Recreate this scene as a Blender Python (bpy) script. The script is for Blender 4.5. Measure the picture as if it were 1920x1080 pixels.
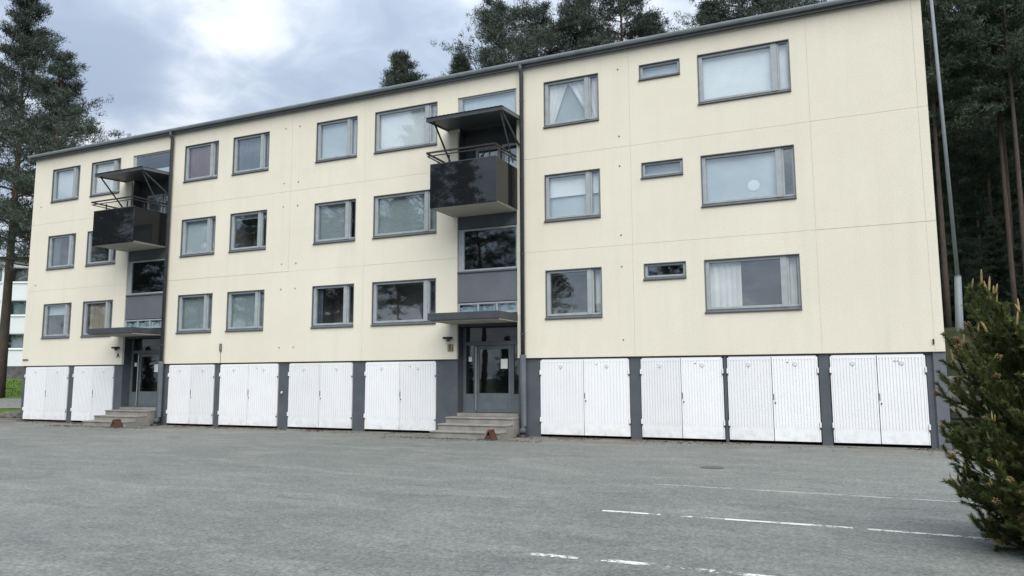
import bpy, bmesh, math, random
import numpy as np
from mathutils import Vector, Matrix, noise as mnoise

# ------------------------------------------------------------------ scene, camera, light
for o in list(bpy.data.objects):
    bpy.data.objects.remove(o)
S = bpy.context.scene
COL = S.collection
GZ = 0.13                                    # level of the car park

cam_d = bpy.data.cameras.new('camera')
cam_d.sensor_width = 36.0
cam_d.lens = 36.0 * 1414.2 / 1920
cam_d.clip_start = 0.1
cam_d.clip_end = 3000
cam = bpy.data.objects.new('camera', cam_d)
COL.objects.link(cam)
R_ = Vector((0.90954929, 0.41557598, -0.00408512))
U_ = Vector((0.05284608, -0.10590052, 0.99297149))
F_ = Vector((-0.41222249, 0.90337239, 0.11828331))
CAM = Vector((0, -19.8379, 1.7702))
m = Matrix(((R_.x, U_.x, -F_.x, CAM.x), (R_.y, U_.y, -F_.y, CAM.y), (R_.z, U_.z, -F_.z, CAM.z), (0, 0, 0, 1)))
cam.matrix_world = m
S.camera = cam

S.view_settings.view_transform = 'Standard'
S.view_settings.look = 'None'
S.view_settings.gamma = 1.0
S.view_settings.use_curve_mapping = False
S.view_settings.exposure = 0.66

SUN_EL, SUN_AZ = math.radians(48), math.radians(152)   # azimuth from +Y towards +X: behind the camera, to the right
sun_d = bpy.data.lights.new('sun', 'SUN')
sun_d.energy = 2.4
sun_d.angle = math.radians(60)
sun_d.color = (1.0, 0.965, 0.90)
sun = bpy.data.objects.new('sun', sun_d)
COL.objects.link(sun)
sdir = Vector((math.sin(SUN_AZ) * math.cos(SUN_EL), math.cos(SUN_AZ) * math.cos(SUN_EL), math.sin(SUN_EL)))
sun.rotation_euler = (-sdir).to_track_quat('-Z', 'Y').to_euler()

W = bpy.data.worlds.new('World')
S.world = W
W.use_nodes = True
nt = W.node_tree
nt.nodes.clear()
def wn(t, **kw):
    n = nt.nodes.new(t)
    for k, v in kw.items():
        setattr(n, k, v)
    return n
def wl(a, b): nt.links.new(a, b)
def wmath(op, a, b=None, clamp=False):
    n = wn('ShaderNodeMath', operation=op, use_clamp=clamp)
    for i, v in enumerate((a, b)):
        if v is None: continue
        if isinstance(v, (int, float)): n.inputs[i].default_value = v
        else: wl(v, n.inputs[i])
    return n.outputs[0]
sky = wn('ShaderNodeTexSky')
sky.sky_type = 'NISHITA'
sky.sun_disc = False
sky.sun_elevation = SUN_EL
sky.sun_rotation = SUN_AZ
tc = wn('ShaderNodeTexCoord')
sep = wn('ShaderNodeSeparateXYZ')
wl(tc.outputs['Generated'], sep.inputs[0])
zc = wmath('MAXIMUM', sep.outputs['Z'], 0.0)
den = wmath('ADD', zc, 0.22)
comb = wn('ShaderNodeCombineXYZ')
wl(wmath('DIVIDE', sep.outputs['X'], den), comb.inputs[0])
wl(wmath('DIVIDE', sep.outputs['Y'], den), comb.inputs[1])
n1 = wn('ShaderNodeTexNoise')
n1.inputs['Scale'].default_value = 2.9
n1.inputs['Detail'].default_value = 7
n1.inputs['Roughness'].default_value = 0.52
n1.inputs['Distortion'].default_value = 0.35
wl(comb.outputs[0], n1.inputs['Vector'])
n2 = wn('ShaderNodeTexNoise')
n2.inputs['Scale'].default_value = 7.5
n2.inputs['Detail'].default_value = 6
n2.inputs['Distortion'].default_value = 0.6
wl(comb.outputs[0], n2.inputs['Vector'])
cloudv = wmath('ADD', wmath('MULTIPLY', n1.outputs['Fac'], 0.58), wmath('MULTIPLY', n2.outputs['Fac'], 0.42))
# brighter breaks and heavier banks of the cloud deck in the part of the sky one sees
def lobe(d, width, amp):
    v = wn('ShaderNodeVectorMath', operation='DOT_PRODUCT')
    wl(tc.outputs['Generated'], v.inputs[0])
    v.inputs[1].default_value = d
    a = wmath('SUBTRACT', 1.0, v.outputs['Value'])
    e = wmath('POWER', 2.718, wmath('MULTIPLY', a, -1.0 / (width * width)))
    return wmath('MULTIPLY', e, amp)
for d, w_, a_ in (((-.704, .578, .412), .042, .10), ((-.652, .639, .409), .035, .08), ((-.599, .67, .438), .05, .12),
                  ((-.71, .618, .338), .03, .10), ((-.282, .844, .457), .06, .10),
                  ((-.468, .772, .429), .09, -.09), ((-.583, .721, .375), .06, -.03), ((-.825, .524, .213), .10, .06),
                  ((-.76, .55, .36), .05, -.05)):
    cloudv = wmath('ADD', cloudv, lobe(d, w_, a_))
ramp = wn('ShaderNodeValToRGB')
cr = ramp.color_ramp
cr.interpolation = 'B_SPLINE'
cr.elements[0].position = 0.30; cr.elements[0].color = (0.38, 0.455, 0.585, 1)
cr.elements[1].position = 0.72; cr.elements[1].color = (1.0, 1.03, 1.08, 1)
e = cr.elements.new(0.44); e.color = (0.46, 0.54, 0.665, 1)
e = cr.elements.new(0.52); e.color = (0.55, 0.625, 0.735, 1)
e = cr.elements.new(0.60); e.color = (0.74, 0.80, 0.88, 1)
wl(cloudv, ramp.inputs[0])
# an overcast deck is about three times as bright overhead as at the horizon
grad = wmath('MULTIPLY', wmath('ADD', wmath('MULTIPLY', zc, 2.0), 1.0), 7.9 / 1.75)
vm = wn('ShaderNodeVectorMath', operation='SCALE')
wl(ramp.outputs[0], vm.inputs[0]); wl(grad, vm.inputs['Scale'])
mix = wn('ShaderNodeMix', data_type='RGBA')
mix.inputs['Factor'].default_value = 0.88
wl(sky.outputs[0], mix.inputs[6]); wl(vm.outputs[0], mix.inputs[7])
bg = wn('ShaderNodeBackground')
bg.inputs['Strength'].default_value = 0.1
wl(mix.outputs[2], bg.inputs['Color'])
wo = wn('ShaderNodeOutputWorld')
wl(bg.outputs[0], wo.inputs['Surface'])

S.render.engine = 'CYCLES'
S.cycles.max_bounces = 6
S.cycles.transparent_max_bounces = 12

# ------------------------------------------------------------------ helpers
WLOC = {}
def link(o, parent=None, wloc=(0, 0, 0)):
    COL.objects.link(o)
    wloc = Vector(wloc)
    if parent is not None:
        o.parent = parent
        o.location = wloc - WLOC[parent.name]
    else:
        o.location = wloc
    WLOC[o.name] = wloc
    return o
def tag(o, label=None, cat=None, group=None, kind=None):
    if label: o['label'] = label
    if cat: o['category'] = cat
    if group: o['group'] = group
    if kind: o['kind'] = kind
    return o
def empty(name, loc, label=None, cat=None, group=None):
    o = bpy.data.objects.new(name, None)
    link(o, None, loc)
    return tag(o, label, cat, group)

class MB:
    def __init__(s): s.v = []; s.f = []; s.mi = []
    def face(s, pts, mi=0):
        b = len(s.v); s.v += [tuple(p) for p in pts]; s.f.append(tuple(range(b, b + len(pts)))); s.mi.append(mi); return s
    def box(s, x0, x1, y0, y1, z0, z1, mi=0):
        b = len(s.v)
        s.v += [(x0, y0, z0), (x1, y0, z0), (x1, y1, z0), (x0, y1, z0), (x0, y0, z1), (x1, y0, z1), (x1, y1, z1), (x0, y1, z1)]
        for q in ((0, 3, 2, 1), (4, 5, 6, 7), (0, 1, 5, 4), (1, 2, 6, 5), (2, 3, 7, 6), (3, 0, 4, 7)):
            s.f.append(tuple(b + i for i in q)); s.mi.append(mi)
        return s
    def prism(s, poly, x0, x1, mi=0):             # poly of (y, z), extruded along x
        n = len(poly); b = len(s.v)
        s.v += [(x0, y, z) for y, z in poly] + [(x1, y, z) for y, z in poly]
        s.f.append(tuple(range(b, b + n))); s.f.append(tuple(range(b + 2 * n - 1, b + n - 1, -1))); s.mi += [mi, mi]
        for i in range(n):
            j = (i + 1) % n
            s.f.append((b + i, b + n + i, b + n + j, b + j)); s.mi.append(mi)
        return s
    def tube(s, pts, radii, n=10, caps=True, mi=0):
        pts = [Vector(p) for p in pts]
        if not hasattr(radii, '__len__'): radii = [radii] * len(pts)
        rings = []
        up = Vector((0.13, 0.27, 0.95))
        for i, p in enumerate(pts):
            d = (pts[min(i + 1, len(pts) - 1)] - pts[max(i - 1, 0)]).normalized()
            a = d.cross(up)
            if a.length < 1e-3: a = d.cross(Vector((1, 0, 0)))
            a.normalize(); c = d.cross(a)
            b = len(s.v)
            for k in range(n):
                t = 2 * math.pi * k / n
                s.v.append(tuple(p + (a * math.cos(t) + c * math.sin(t)) * radii[i]))
            rings.append(b)
        for i in range(len(pts) - 1):
            for k in range(n):
                k2 = (k + 1) % n
                s.f.append((rings[i] + k, rings[i] + k2, rings[i + 1] + k2, rings[i + 1] + k)); s.mi.append(mi)
        if caps:
            s.f.append(tuple(rings[0] + k for k in range(n - 1, -1, -1))); s.mi.append(mi)
            s.f.append(tuple(rings[-1] + k for k in range(n))); s.mi.append(mi)
        return s
    def bar(s, p0, p1, w=0.03, h=None, mi=0):     # square bar
        h = h or w
        p0 = Vector(p0); p1 = Vector(p1); d = (p1 - p0).normalized()
        a = d.cross(Vector((0, 0, 1)))
        if a.length < 1e-3: a = Vector((1, 0, 0))
        a.normalize(); c = a.cross(d)
        b = len(s.v)
        for p in (p0, p1):
            for sx, sy in ((-1, -1), (1, -1), (1, 1), (-1, 1)):
                s.v.append(tuple(p + a * (sx * w / 2) + c * (sy * h / 2)))
        for q in ((3, 2, 1, 0), (4, 5, 6, 7), (0, 1, 5, 4), (1, 2, 6, 5), (2, 3, 7, 6), (3, 0, 4, 7)):
            s.f.append(tuple(b + i for i in q)); s.mi.append(mi)
        return s
    def mesh(s, name, mats, off=(0, 0, 0), smooth=False, bevel=0.0):
        me = bpy.data.meshes.new(name)
        ox, oy, oz = off
        me.from_pydata([(x - ox, y - oy, z - oz) for x, y, z in s.v], [], s.f)
        for mt in (mats if isinstance(mats, (list, tuple)) else [mats]): me.materials.append(mt)
        me.polygons.foreach_set('material_index', s.mi)
        bm = bmesh.new(); bm.from_mesh(me)
        bmesh.ops.recalc_face_normals(bm, faces=bm.faces)
        if bevel:
            bmesh.ops.bevel(bm, geom=[e for e in bm.edges if len(e.link_faces) == 2 and e.calc_face_angle(0) > 0.5], offset=bevel, segments=1, affect='EDGES', clamp_overlap=True)
        bm.to_mesh(me); bm.free()
        if smooth: me.polygons.foreach_set('use_smooth', [True] * len(me.polygons))
        me.update()
        return me
    # vertices in world coordinates, origin at the parent's (or at loc)
    def build(s, name, mats, parent=None, loc=None, smooth=False, bevel=0.0):
        if loc is None: loc = WLOC[parent.name] if parent is not None else Vector((0, 0, 0))
        o = bpy.data.objects.new(name, s.mesh(name, mats, loc, smooth, bevel))
        return link(o, parent, loc)
def inst(name, me, parent, loc, rot=None, scale=None):    # local mesh placed at loc
    o = bpy.data.objects.new(name, me)
    link(o, parent, loc)
    if rot is not None: o.rotation_euler = rot
    if scale is not None: o.scale = scale if hasattr(scale, '__len__') else (scale,) * 3
    return o
def np_mesh(name, verts, faces, mats, mi=None, smooth=False):
    verts = np.asarray(verts, np.float32); faces = np.asarray(faces, np.int32)
    me = bpy.data.meshes.new(name)
    k = faces.shape[1]
    me.vertices.add(len(verts)); me.vertices.foreach_set('co', verts.ravel())
    me.loops.add(faces.size); me.loops.foreach_set('vertex_index', faces.ravel())
    me.polygons.add(len(faces)); me.polygons.foreach_set('loop_start', np.arange(0, faces.size, k, dtype=np.int32))
    me.polygons.foreach_set('loop_total', np.full(len(faces), k, np.int32))
    for mt in (mats if isinstance(mats, (list, tuple)) else [mats]): me.materials.append(mt)
    if mi is not None: me.polygons.foreach_set('material_index', np.asarray(mi, np.int32))
    if smooth: me.polygons.foreach_set('use_smooth', np.ones(len(faces), bool))
    me.update(calc_edges=True)
    return me

# ------------------------------------------------------------------ materials
class MT:
    def __init__(s, name):
        s.m = bpy.data.materials.new(name); s.m.use_nodes = True
        s.t = s.m.node_tree; s.b = s.t.nodes['Principled BSDF']; s.out = s.t.nodes['Material Output']
        s.tc = None
    def n(s, t, **kw):
        n = s.t.nodes.new(t)
        for k, v in kw.items(): setattr(n, k, v)
        return n
    def l(s, a, b): s.t.links.new(a, b)
    def coord(s, scale=(1, 1, 1), kind='Object'):
        if s.tc is None: s.tc = s.n('ShaderNodeTexCoord')
        mp = s.n('ShaderNodeMapping'); mp.inputs['Scale'].default_value = scale
        s.l(s.tc.outputs[kind], mp.inputs[0]); return mp.outputs[0]
    def geo(s, scale=(1, 1, 1)):
        g = s.n('ShaderNodeNewGeometry'); mp = s.n('ShaderNodeMapping'); mp.inputs['Scale'].default_value = scale
        s.l(g.outputs['Position'], mp.inputs[0]); return mp.outputs[0]
    def noise(s, vec, scale, detail=4, rough=0.55, dist=0.0):
        n = s.n('ShaderNodeTexNoise'); n.inputs['Scale'].default_value = scale; n.inputs['Detail'].default_value = detail
        n.inputs['Roughness'].default_value = rough; n.inputs['Distortion'].default_value = dist
        s.l(vec, n.inputs['Vector']); return n.outputs['Fac']
    def ramp(s, fac, stops):
        r = s.n('ShaderNodeValToRGB'); e = r.color_ramp.elements
        while len(e) < len(stops): e.new(0.5)
        for i, (p, c) in enumerate(stops):
            e[i].position = p
            e[i].color = (c, c, c, 1) if isinstance(c, (int, float)) else (*c, 1)
        s.l(fac, r.inputs[0]); return r.outputs[0]
    def mix(s, fac, a, b, blend='MIX'):
        m_ = s.n('ShaderNodeMix', data_type='RGBA', blend_type=blend)
        for i, v in ((0, fac), (6, a), (7, b)):
            if isinstance(v, (int, float)): m_.inputs[i].default_value = v if i == 0 else (v, v, v, 1)
            elif isinstance(v, tuple): m_.inputs[i].default_value = (*v, 1)
            else: s.l(v, m_.inputs[i])
        return m_.outputs[2]
    def math(s, op, a, b=None, clamp=False):
        n = s.n('ShaderNodeMath', operation=op, use_clamp=clamp)
        for i, v in enumerate((a, b)):
            if v is None: continue
            if isinstance(v, (int, float)): n.inputs[i].default_value = v
            else: s.l(v, n.inputs[i])
        return n.outputs[0]
    def color(s, c):
        if isinstance(c, tuple): s.b.inputs['Base Color'].default_value = (*c, 1)
        else: s.l(c, s.b.inputs['Base Color'])
    def rough(s, r):
        if isinstance(r, (int, float)): s.b.inputs['Roughness'].default_value = r
        else: s.l(r, s.b.inputs['Roughness'])
    def bump(s, h, strength=0.3, dist=0.01):
        b = s.n('ShaderNodeBump'); b.inputs['Strength'].default_value = strength; b.inputs['Distance'].default_value = dist
        s.l(h, b.inputs['Height']); s.l(b.outputs[0], s.b.inputs['Normal'])

def simple(name, col, rough=0.6, var=0.15, scale=6.0, spec=0.4, metal=0.0, bump=0.0, bscale=60):
    t = MT(name); v = t.geo()
    f = t.noise(v, scale, 5)
    lo = tuple(c * (1 - var) for c in col); hi = tuple(min(1, c * (1 + var)) for c in col)
    t.color(t.ramp(f, [(0.3, lo), (0.7, hi)]))
    t.rough(rough); t.b.inputs['Specular IOR Level'].default_value = spec; t.b.inputs['Metallic'].default_value = metal
    if bump: t.bump(t.noise(v, bscale, 3), bump, 0.01)
    return t.m

def mk_stucco():
    t = MT('cream_stucco'); v = t.geo()
    big = t.noise(v, 0.35, 4); mid = t.noise(v, 2.2, 5, 0.6); fine = t.noise(v, 34, 4, 0.8)
    streak = t.noise(t.geo((2.5, 2.5, 0.12)), 1.0, 5, 0.6)
    c = t.ramp(big, [(0.3, (0.66, 0.626, 0.522)), (0.7, (0.714, 0.682, 0.572))])
    c = t.mix(t.ramp(mid, [(0.35, 0.0), (0.8, 0.35)]), c, (0.642, 0.609, 0.514))
    c = t.mix(t.ramp(streak, [(0.50, 0.0), (0.8, 0.40)]), c, (0.58, 0.56, 0.48))
    c = t.mix(0.30, c, t.ramp(fine, [(0.28, 0.55), (0.72, 1.36)]), 'MULTIPLY')
    t.color(c); t.rough(0.93); t.b.inputs['Specular IOR Level'].default_value = 0.15
    t.bump(t.noise(v, 60, 4, 0.8), 0.45, 0.012)
    return t.m
def mk_asphalt():
    t = MT('old_asphalt'); v = t.geo()
    big = t.noise(v, 0.13, 5, 0.6, 0.4); mid = t.noise(t.geo((1, 2.6, 1)), 0.55, 6, 0.65, 0.6); fine = t.noise(v, 24, 4, 0.8); fine2 = t.noise(v, 11, 5, 0.7)
    c = t.ramp(big, [(0.3, (0.150, 0.160, 0.150)), (0.7, (0.188, 0.197, 0.185))])
    c = t.mix(t.ramp(mid, [(0.47, 0.0), (0.72, 0.7)]), c, (0.25, 0.25, 0.23))
    c = t.mix(t.ramp(t.noise(t.geo((1, 1.7, 1)), 0.9, 5, 0.6, 0.8), [(0.54, 0.0), (0.72, 0.6)]), c, (0.115, 0.12, 0.118))
    # dry pine needles and grit that gather along the house
    sp = t.n('ShaderNodeSeparateXYZ'); t.l(v, sp.inputs[0])
    near = t.ramp(t.math('ADD', t.math('MULTIPLY', sp.outputs['Y'], 0.28), 1.0), [(0.0, 0.0), (0.55, 0.25), (1.0, 1.0)])
    patch = t.ramp(t.noise(t.geo((0.35, 1.6, 1)), 1.3, 6, 0.65, 0.5), [(0.42, 0.0), (0.60, 1.0)])
    c = t.mix(t.math('MULTIPLY', near, patch), c, (0.125, 0.098, 0.078))
    c = t.mix(t.math('MULTIPLY', t.ramp(sp.outputs['Y'], [(0.0, 0.0), (1.0, 1.0)]), 0.0), c, (0.1, 0.1, 0.1))
    c = t.mix(0.75, c, t.ramp(fine, [(0.28, 0.3), (0.72, 1.6)]), 'MULTIPLY')
    c = t.mix(0.42, c, t.ramp(fine2, [(0.28, 0.5), (0.72, 1.5)]), 'MULTIPLY')
    c = t.mix(0.13, c, t.ramp(t.noise(v, 3.4, 5, 0.7), [(0.3, 0.65), (0.7, 1.32)]), 'MULTIPLY')
    t.color(c); t.rough(0.92); t.b.inputs['Specular IOR Level'].default_value = 0.2
    t.bump(t.math('ADD', fine, t.noise(v, 90, 3)), 0.6, 0.012)
    return t.m
def mk_paint_line(name, thr, alpha=1.0):
    t = MT(name); v = t.geo()
    f = t.math('ADD', t.math('MULTIPLY', t.noise(v, 2.6, 4, 0.6), 0.55), t.math('MULTIPLY', t.noise(v, 24, 4, 0.75), 0.45))
    a = t.ramp(f, [(thr, 0.0), (thr + 0.06, alpha)])
    t.color(t.mix(0.6, (0.72, 0.72, 0.69), t.ramp(t.noise(v, 30, 3), [(0.3, 0.75), (0.7, 1.1)]), 'MULTIPLY'))
    t.rough(0.8)
    tr = t.n('ShaderNodeBsdfTransparent'); mx = t.n('ShaderNodeMixShader')
    t.l(a, mx.inputs[0]); t.l(tr.outputs[0], mx.inputs[1]); t.l(t.b.outputs[0], mx.inputs[2]); t.l(mx.outputs[0], t.out.inputs[0])
    return t.m
def mk_glass(name, mult=1.6, base=0.03, tint=(0.86, 0.90, 0.90), wob=0.06, scale=1.3):
    t = MT(name); t.t.nodes.remove(t.b)
    v = t.geo()
    b = t.n('ShaderNodeBump'); b.inputs['Strength'].default_value = wob; b.inputs['Distance'].default_value = 0.05
    t.l(t.noise(v, scale, 2, 0.4), b.inputs['Height'])
    lw = t.n('ShaderNodeLayerWeight'); lw.inputs['Blend'].default_value = 0.5
    fr = t.math('MULTIPLY_ADD', t.math('POWER', lw.outputs['Facing'], 5.0), 0.96); fr.node.inputs[2].default_value = 0.04
    fac = t.math('MULTIPLY_ADD', fr, mult); fac.node.inputs[2].default_value = base; fac.node.use_clamp = True
    tr = t.n('ShaderNodeBsdfTransparent'); tr.inputs[0].default_value = (*tint, 1)
    gl = t.n('ShaderNodeBsdfGlossy'); gl.inputs['Roughness'].default_value = 0.012; gl.inputs['Color'].default_value = (0.93, 0.97, 1, 1)
    t.l(b.outputs[0], gl.inputs['Normal'])
    mx = t.n('ShaderNodeMixShader')
    t.l(fac, mx.inputs[0]); t.l(tr.outputs[0], mx.inputs[1]); t.l(gl.outputs[0], mx.inputs[2]); t.l(mx.outputs[0], t.out.inputs[0])
    return t.m
def mk_gloss_black():
    t = MT('black_gloss_panel'); v = t.geo()
    t.color((0.012, 0.013, 0.015)); t.rough(0.008); t.b.inputs['IOR'].default_value = 1.7; t.b.inputs['Specular IOR Level'].default_value = 0.5
    t.bump(t.noise(v, 1.2, 2, 0.4), 0.015, 0.05)
    return t.m
def mk_foliage(name, a, b, c):
    t = MT(name)
    oi = t.n('ShaderNodeObjectInfo')
    f = t.noise(t.coord(), 1.6, 3, 0.6)
    g = t.n('ShaderNodeNewGeometry')
    col = t.ramp(f, [(0.3, a), (0.55, b), (0.75, c)])
    hs = t.n('ShaderNodeHueSaturation'); t.l(col, hs.inputs['Color'])
    t.l(t.math('MULTIPLY_ADD', g.outputs['Random Per Island'], 0.8), hs.inputs['Value'])
    hs.inputs['Value'].links[0].from_node.inputs[2].default_value = 0.62
    hs2 = t.n('ShaderNodeHueSaturation'); t.l(hs.outputs[0], hs2.inputs['Color'])
    t.l(t.math('MULTIPLY_ADD', oi.outputs['Random'], 0.35), hs2.inputs['Value'])
    hs2.inputs['Value'].links[0].from_node.inputs[2].default_value = 0.82
    t.color(hs2.outputs[0]); t.rough(0.6); t.b.inputs['Specular IOR Level'].default_value = 0.3
    tl = t.n('ShaderNodeBsdfTranslucent'); t.l(hs2.outputs[0], tl.inputs[0])
    mx = t.n('ShaderNodeMixShader'); mx.inputs[0].default_value = 0.25
    t.l(t.b.outputs[0], mx.inputs[1]); t.l(tl.outputs[0], mx.inputs[2]); t.l(mx.outputs[0], t.out.inputs[0])
    return t.m
def mk_bark(name, lo, hi):
    t = MT(name); v = t.coord((1, 1, 0.25))
    f = t.noise(v, 9, 6, 0.7, 0.5)
    t.color(t.ramp(f, [(0.3, lo), (0.7, hi)])); t.rough(0.95); t.bump(f, 0.9, 0.04)
    return t.m
def mk_door_white():
    t = MT('white_door_paint'); v = t.geo()
    c = t.ramp(t.noise(v, 1.6, 5, 0.6), [(0.3, (0.76, 0.775, 0.80)), (0.75, (0.81, 0.82, 0.83))])
    st = t.noise(t.geo((6, 6, 0.7)), 1.0, 6, 0.7)
    c = t.mix(t.ramp(st, [(0.60, 0.0), (0.85, 0.30)]), c, (0.55, 0.53, 0.49))
    sp = t.n('ShaderNodeSeparateXYZ'); t.l(v, sp.inputs[0])
    low = t.ramp(sp.outputs['Z'], [(0.2, 0.65), (0.65, 0.0)])
    c = t.mix(t.math('MULTIPLY', low, t.ramp(t.noise(v, 5, 5, 0.7), [(0.4, 0.0), (0.7, 1.0)])), c, (0.5, 0.49, 0.46))
    oi = t.n('ShaderNodeObjectInfo')
    c = t.mix(1.0, c, t.ramp(oi.outputs['Random'], [(0.0, 0.90), (1.0, 1.0)]), 'MULTIPLY')
    t.color(c); t.rough(0.5); t.b.inputs['Specular IOR Level'].default_value = 0.35
    return t.m
def mk_ground():
    t = MT('grass_and_forest_floor'); v = t.geo()
    sp = t.n('ShaderNodeSeparateXYZ'); t.l(v, sp.inputs[0])
    f = t.noise(v, 0.8, 6, 0.65); f2 = t.noise(v, 14, 5, 0.7)
    lawn = t.ramp(f, [(0.3, (0.075, 0.125, 0.025)), (0.7, (0.115, 0.175, 0.04))])
    floor = t.ramp(f, [(0.3, (0.036, 0.033, 0.022)), (0.5, (0.038, 0.046, 0.022)), (0.7, (0.055, 0.05, 0.034))])
    side = t.ramp(t.math('MULTIPLY_ADD', sp.outputs['X'], 0.05), [(0.3, 0.0), (0.7, 1.0)])
    side.node.inputs[0].links[0].from_node.inputs[2].default_value = 1.2
    side = t.math('MAXIMUM', side, t.ramp(t.math('MULTIPLY', sp.outputs['Y'], -0.05), [(0.5, 0.0), (1.0, 1.0)]))
    c = t.mix(side, lawn, floor)
    c = t.mix(0.6, c, t.ramp(f2, [(0.25, 0.5), (0.75, 1.4)]), 'MULTIPLY')
    t.color(c); t.rough(1.0); t.b.inputs['Specular IOR Level'].default_value = 0.1; t.bump(f2, 0.8, 0.05)
    return t.m
def mk_curtain(name, col, col2=None):
    t = MT(name); v = t.coord()
    f = t.noise(t.coord((9, 1, 0.5)), 1.0, 3)
    t.color(t.ramp(f, [(0.3, tuple(c * 0.8 for c in col)), (0.7, col2 or col)])); t.rough(0.9)
    t.b.inputs['Specular IOR Level'].default_value = 0.1
    return t.m

STUCCO = mk_stucco(); ASPHALT = mk_asphalt()
BASE = simple('slate_grey_paint', (0.075, 0.087, 0.10), 0.75, 0.14, 2.0, 0.3, bump=0.25)
PANEL = simple('grey_facing_sheet', (0.115, 0.127, 0.145), 0.55, 0.08, 1.5)
DARKM = simple('dark_grey_metal', (0.05, 0.057, 0.065), 0.45, 0.15, 5.0)
TRIM = simple('window_trim_grey', (0.125, 0.138, 0.148), 0.5, 0.12, 5.0)
SILLM = simple('window_sill_metal', (0.085, 0.094, 0.102), 0.42, 0.12, 5.0)
FRAME = simple('window_frame_paint', (0.30, 0.335, 0.35), 0.5, 0.10, 5.0)
DOORM = simple('entrance_door_paint', (0.10, 0.122, 0.135), 0.45, 0.10, 4.0)
GARAGE = mk_door_white()
STEEL = simple('brushed_steel', (0.45, 0.45, 0.44), 0.35, 0.1, 8.0, metal=0.8)
CONC = simple('grey_concrete', (0.225, 0.218, 0.202), 0.9, 0.22, 3.0, 0.2, bump=0.5, bscale=35)
SOFFIT = simple('pale_concrete_soffit', (0.38, 0.365, 0.325), 0.85, 0.08, 2.0, 0.2)
ROOFM = simple('roof_sheet_metal', (0.16, 0.185, 0.21), 0.4, 0.12, 3.0)
GUTTER = simple('gutter_metal', (0.24, 0.275, 0.295), 0.38, 0.12, 3.0)
GLASS = mk_glass('window_glass', 1.6, 0.085, (0.96, 0.975, 0.975))
GLASS_DARK = mk_glass('stair_window_glass', 1.6, 0.05, (0.62, 0.67, 0.67), 0.045, 1.3)
GLASS_FAR = mk_glass('far_window_glass', 1.5, 0.03)
BLACKG = mk_gloss_black()
SIDEP = simple('black_side_panel', (0.014, 0.015, 0.016), 0.06, 0.1, 3.0, 0.2)
ROOM = simple('dim_interior', (0.21, 0.205, 0.195), 0.9, 0.2, 1.0)
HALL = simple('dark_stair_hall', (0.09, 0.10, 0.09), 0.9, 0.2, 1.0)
BLIND_PALE = simple('pale_roller_blind', (0.80, 0.84, 0.86), 0.9, 0.04, 2.0, 0.1)
BLIND_SKY_BLUE = simple('blue_grey_blind_and_sky_sheet', (0.52, 0.60, 0.64), 0.9, 0.06, 2.0, 0.1)  # for blinds, pane film and the sheets standing in for mirrored sky
BLIND_GREY = simple('grey_blind', (0.33, 0.385, 0.40), 0.9, 0.06, 2.0, 0.1)
CUR_WHITE = mk_curtain('white_curtain', (0.78, 0.78, 0.76))
CUR_TAN = mk_curtain('tan_curtain', (0.42, 0.38, 0.31))
CUR_RED = mk_curtain('dull_red_curtain', (0.17, 0.085, 0.08))
CUR_NAVY = mk_curtain('dark_blue_curtain', (0.10, 0.125, 0.16))
BLACK = simple('black_plastic', (0.02, 0.02, 0.022), 0.5, 0.1, 5)
LETTER = simple('dark_letter_paint', (0.03, 0.03, 0.032), 0.5, 0.1, 5)
PLATE_TAN = simple('tan_sign_face', (0.50, 0.42, 0.20), 0.5, 0.1, 5)
PAPER = simple('notice_paper', (0.62, 0.68, 0.66), 0.8, 0.04, 8)
RUST = simple('red_brown_brush', (0.085, 0.045, 0.036), 0.9, 0.3, 20, 0.1, bump=0.8)
PINKW = simple('weathered_red_wood', (0.20, 0.135, 0.115), 0.85, 0.25, 14, 0.1)
WHITEP = simple('white_house_paint', (0.66, 0.70, 0.73), 0.85, 0.05, 0.6, 0.2, bump=0.2)
WHITEF = simple('white_frame_paint', (0.70, 0.74, 0.78), 0.6, 0.05, 2)
STONE = simple('grey_fieldstone', (0.13, 0.125, 0.11), 0.95, 0.35, 3.0, 0.15, bump=0.8, bscale=18)
PLINTH = simple('dark_stone_plinth', (0.10, 0.10, 0.105), 0.9, 0.4, 2.5, 0.2, bump=0.8, bscale=8)
VENT = simple('vent_cap_grey', (0.60, 0.61, 0.62), 0.6, 0.06, 8)
PLUG = simple('wall_plug_grey', (0.16, 0.16, 0.15), 0.8, 0.1, 8)
NEEDLE = mk_foliage('pine_needles', (0.048, 0.066, 0.054), (0.066, 0.086, 0.066), (0.09, 0.105, 0.075))
NEEDLE_D = mk_foliage('dark_forest_needles', (0.050, 0.072, 0.050), (0.070, 0.095, 0.065), (0.09, 0.115, 0.075))
NEEDLE_N = mk_foliage('young_pine_needles', (0.062, 0.086, 0.024), (0.092, 0.116, 0.034), (0.12, 0.12, 0.045))
CANDLE = simple('pine_candle_bud', (0.24, 0.185, 0.085), 0.8, 0.25, 25, 0.2)
CONE_BUD = simple('brown_pollen_cone', (0.22, 0.15, 0.075), 0.85, 0.3, 40, 0.2)
BARK_LOW = mk_bark('grey_brown_bark', (0.040, 0.032, 0.026), (0.095, 0.072, 0.058))
BARK_RED = mk_bark('orange_pine_bark', (0.11, 0.055, 0.032), (0.24, 0.125, 0.07))
GROUND = mk_ground()
PATHM = simple('grey_gravel_path', (0.20, 0.20, 0.19), 0.95, 0.2, 5, 0.1, bump=0.5)
SOIL = simple('brown_needle_litter', (0.075, 0.062, 0.045), 1.0, 0.4, 5, 0.1, bump=0.8, bscale=20)
POLE = simple('galvanised_pole', (0.17, 0.195, 0.21), 0.5, 0.12, 4, 0.4)
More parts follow.
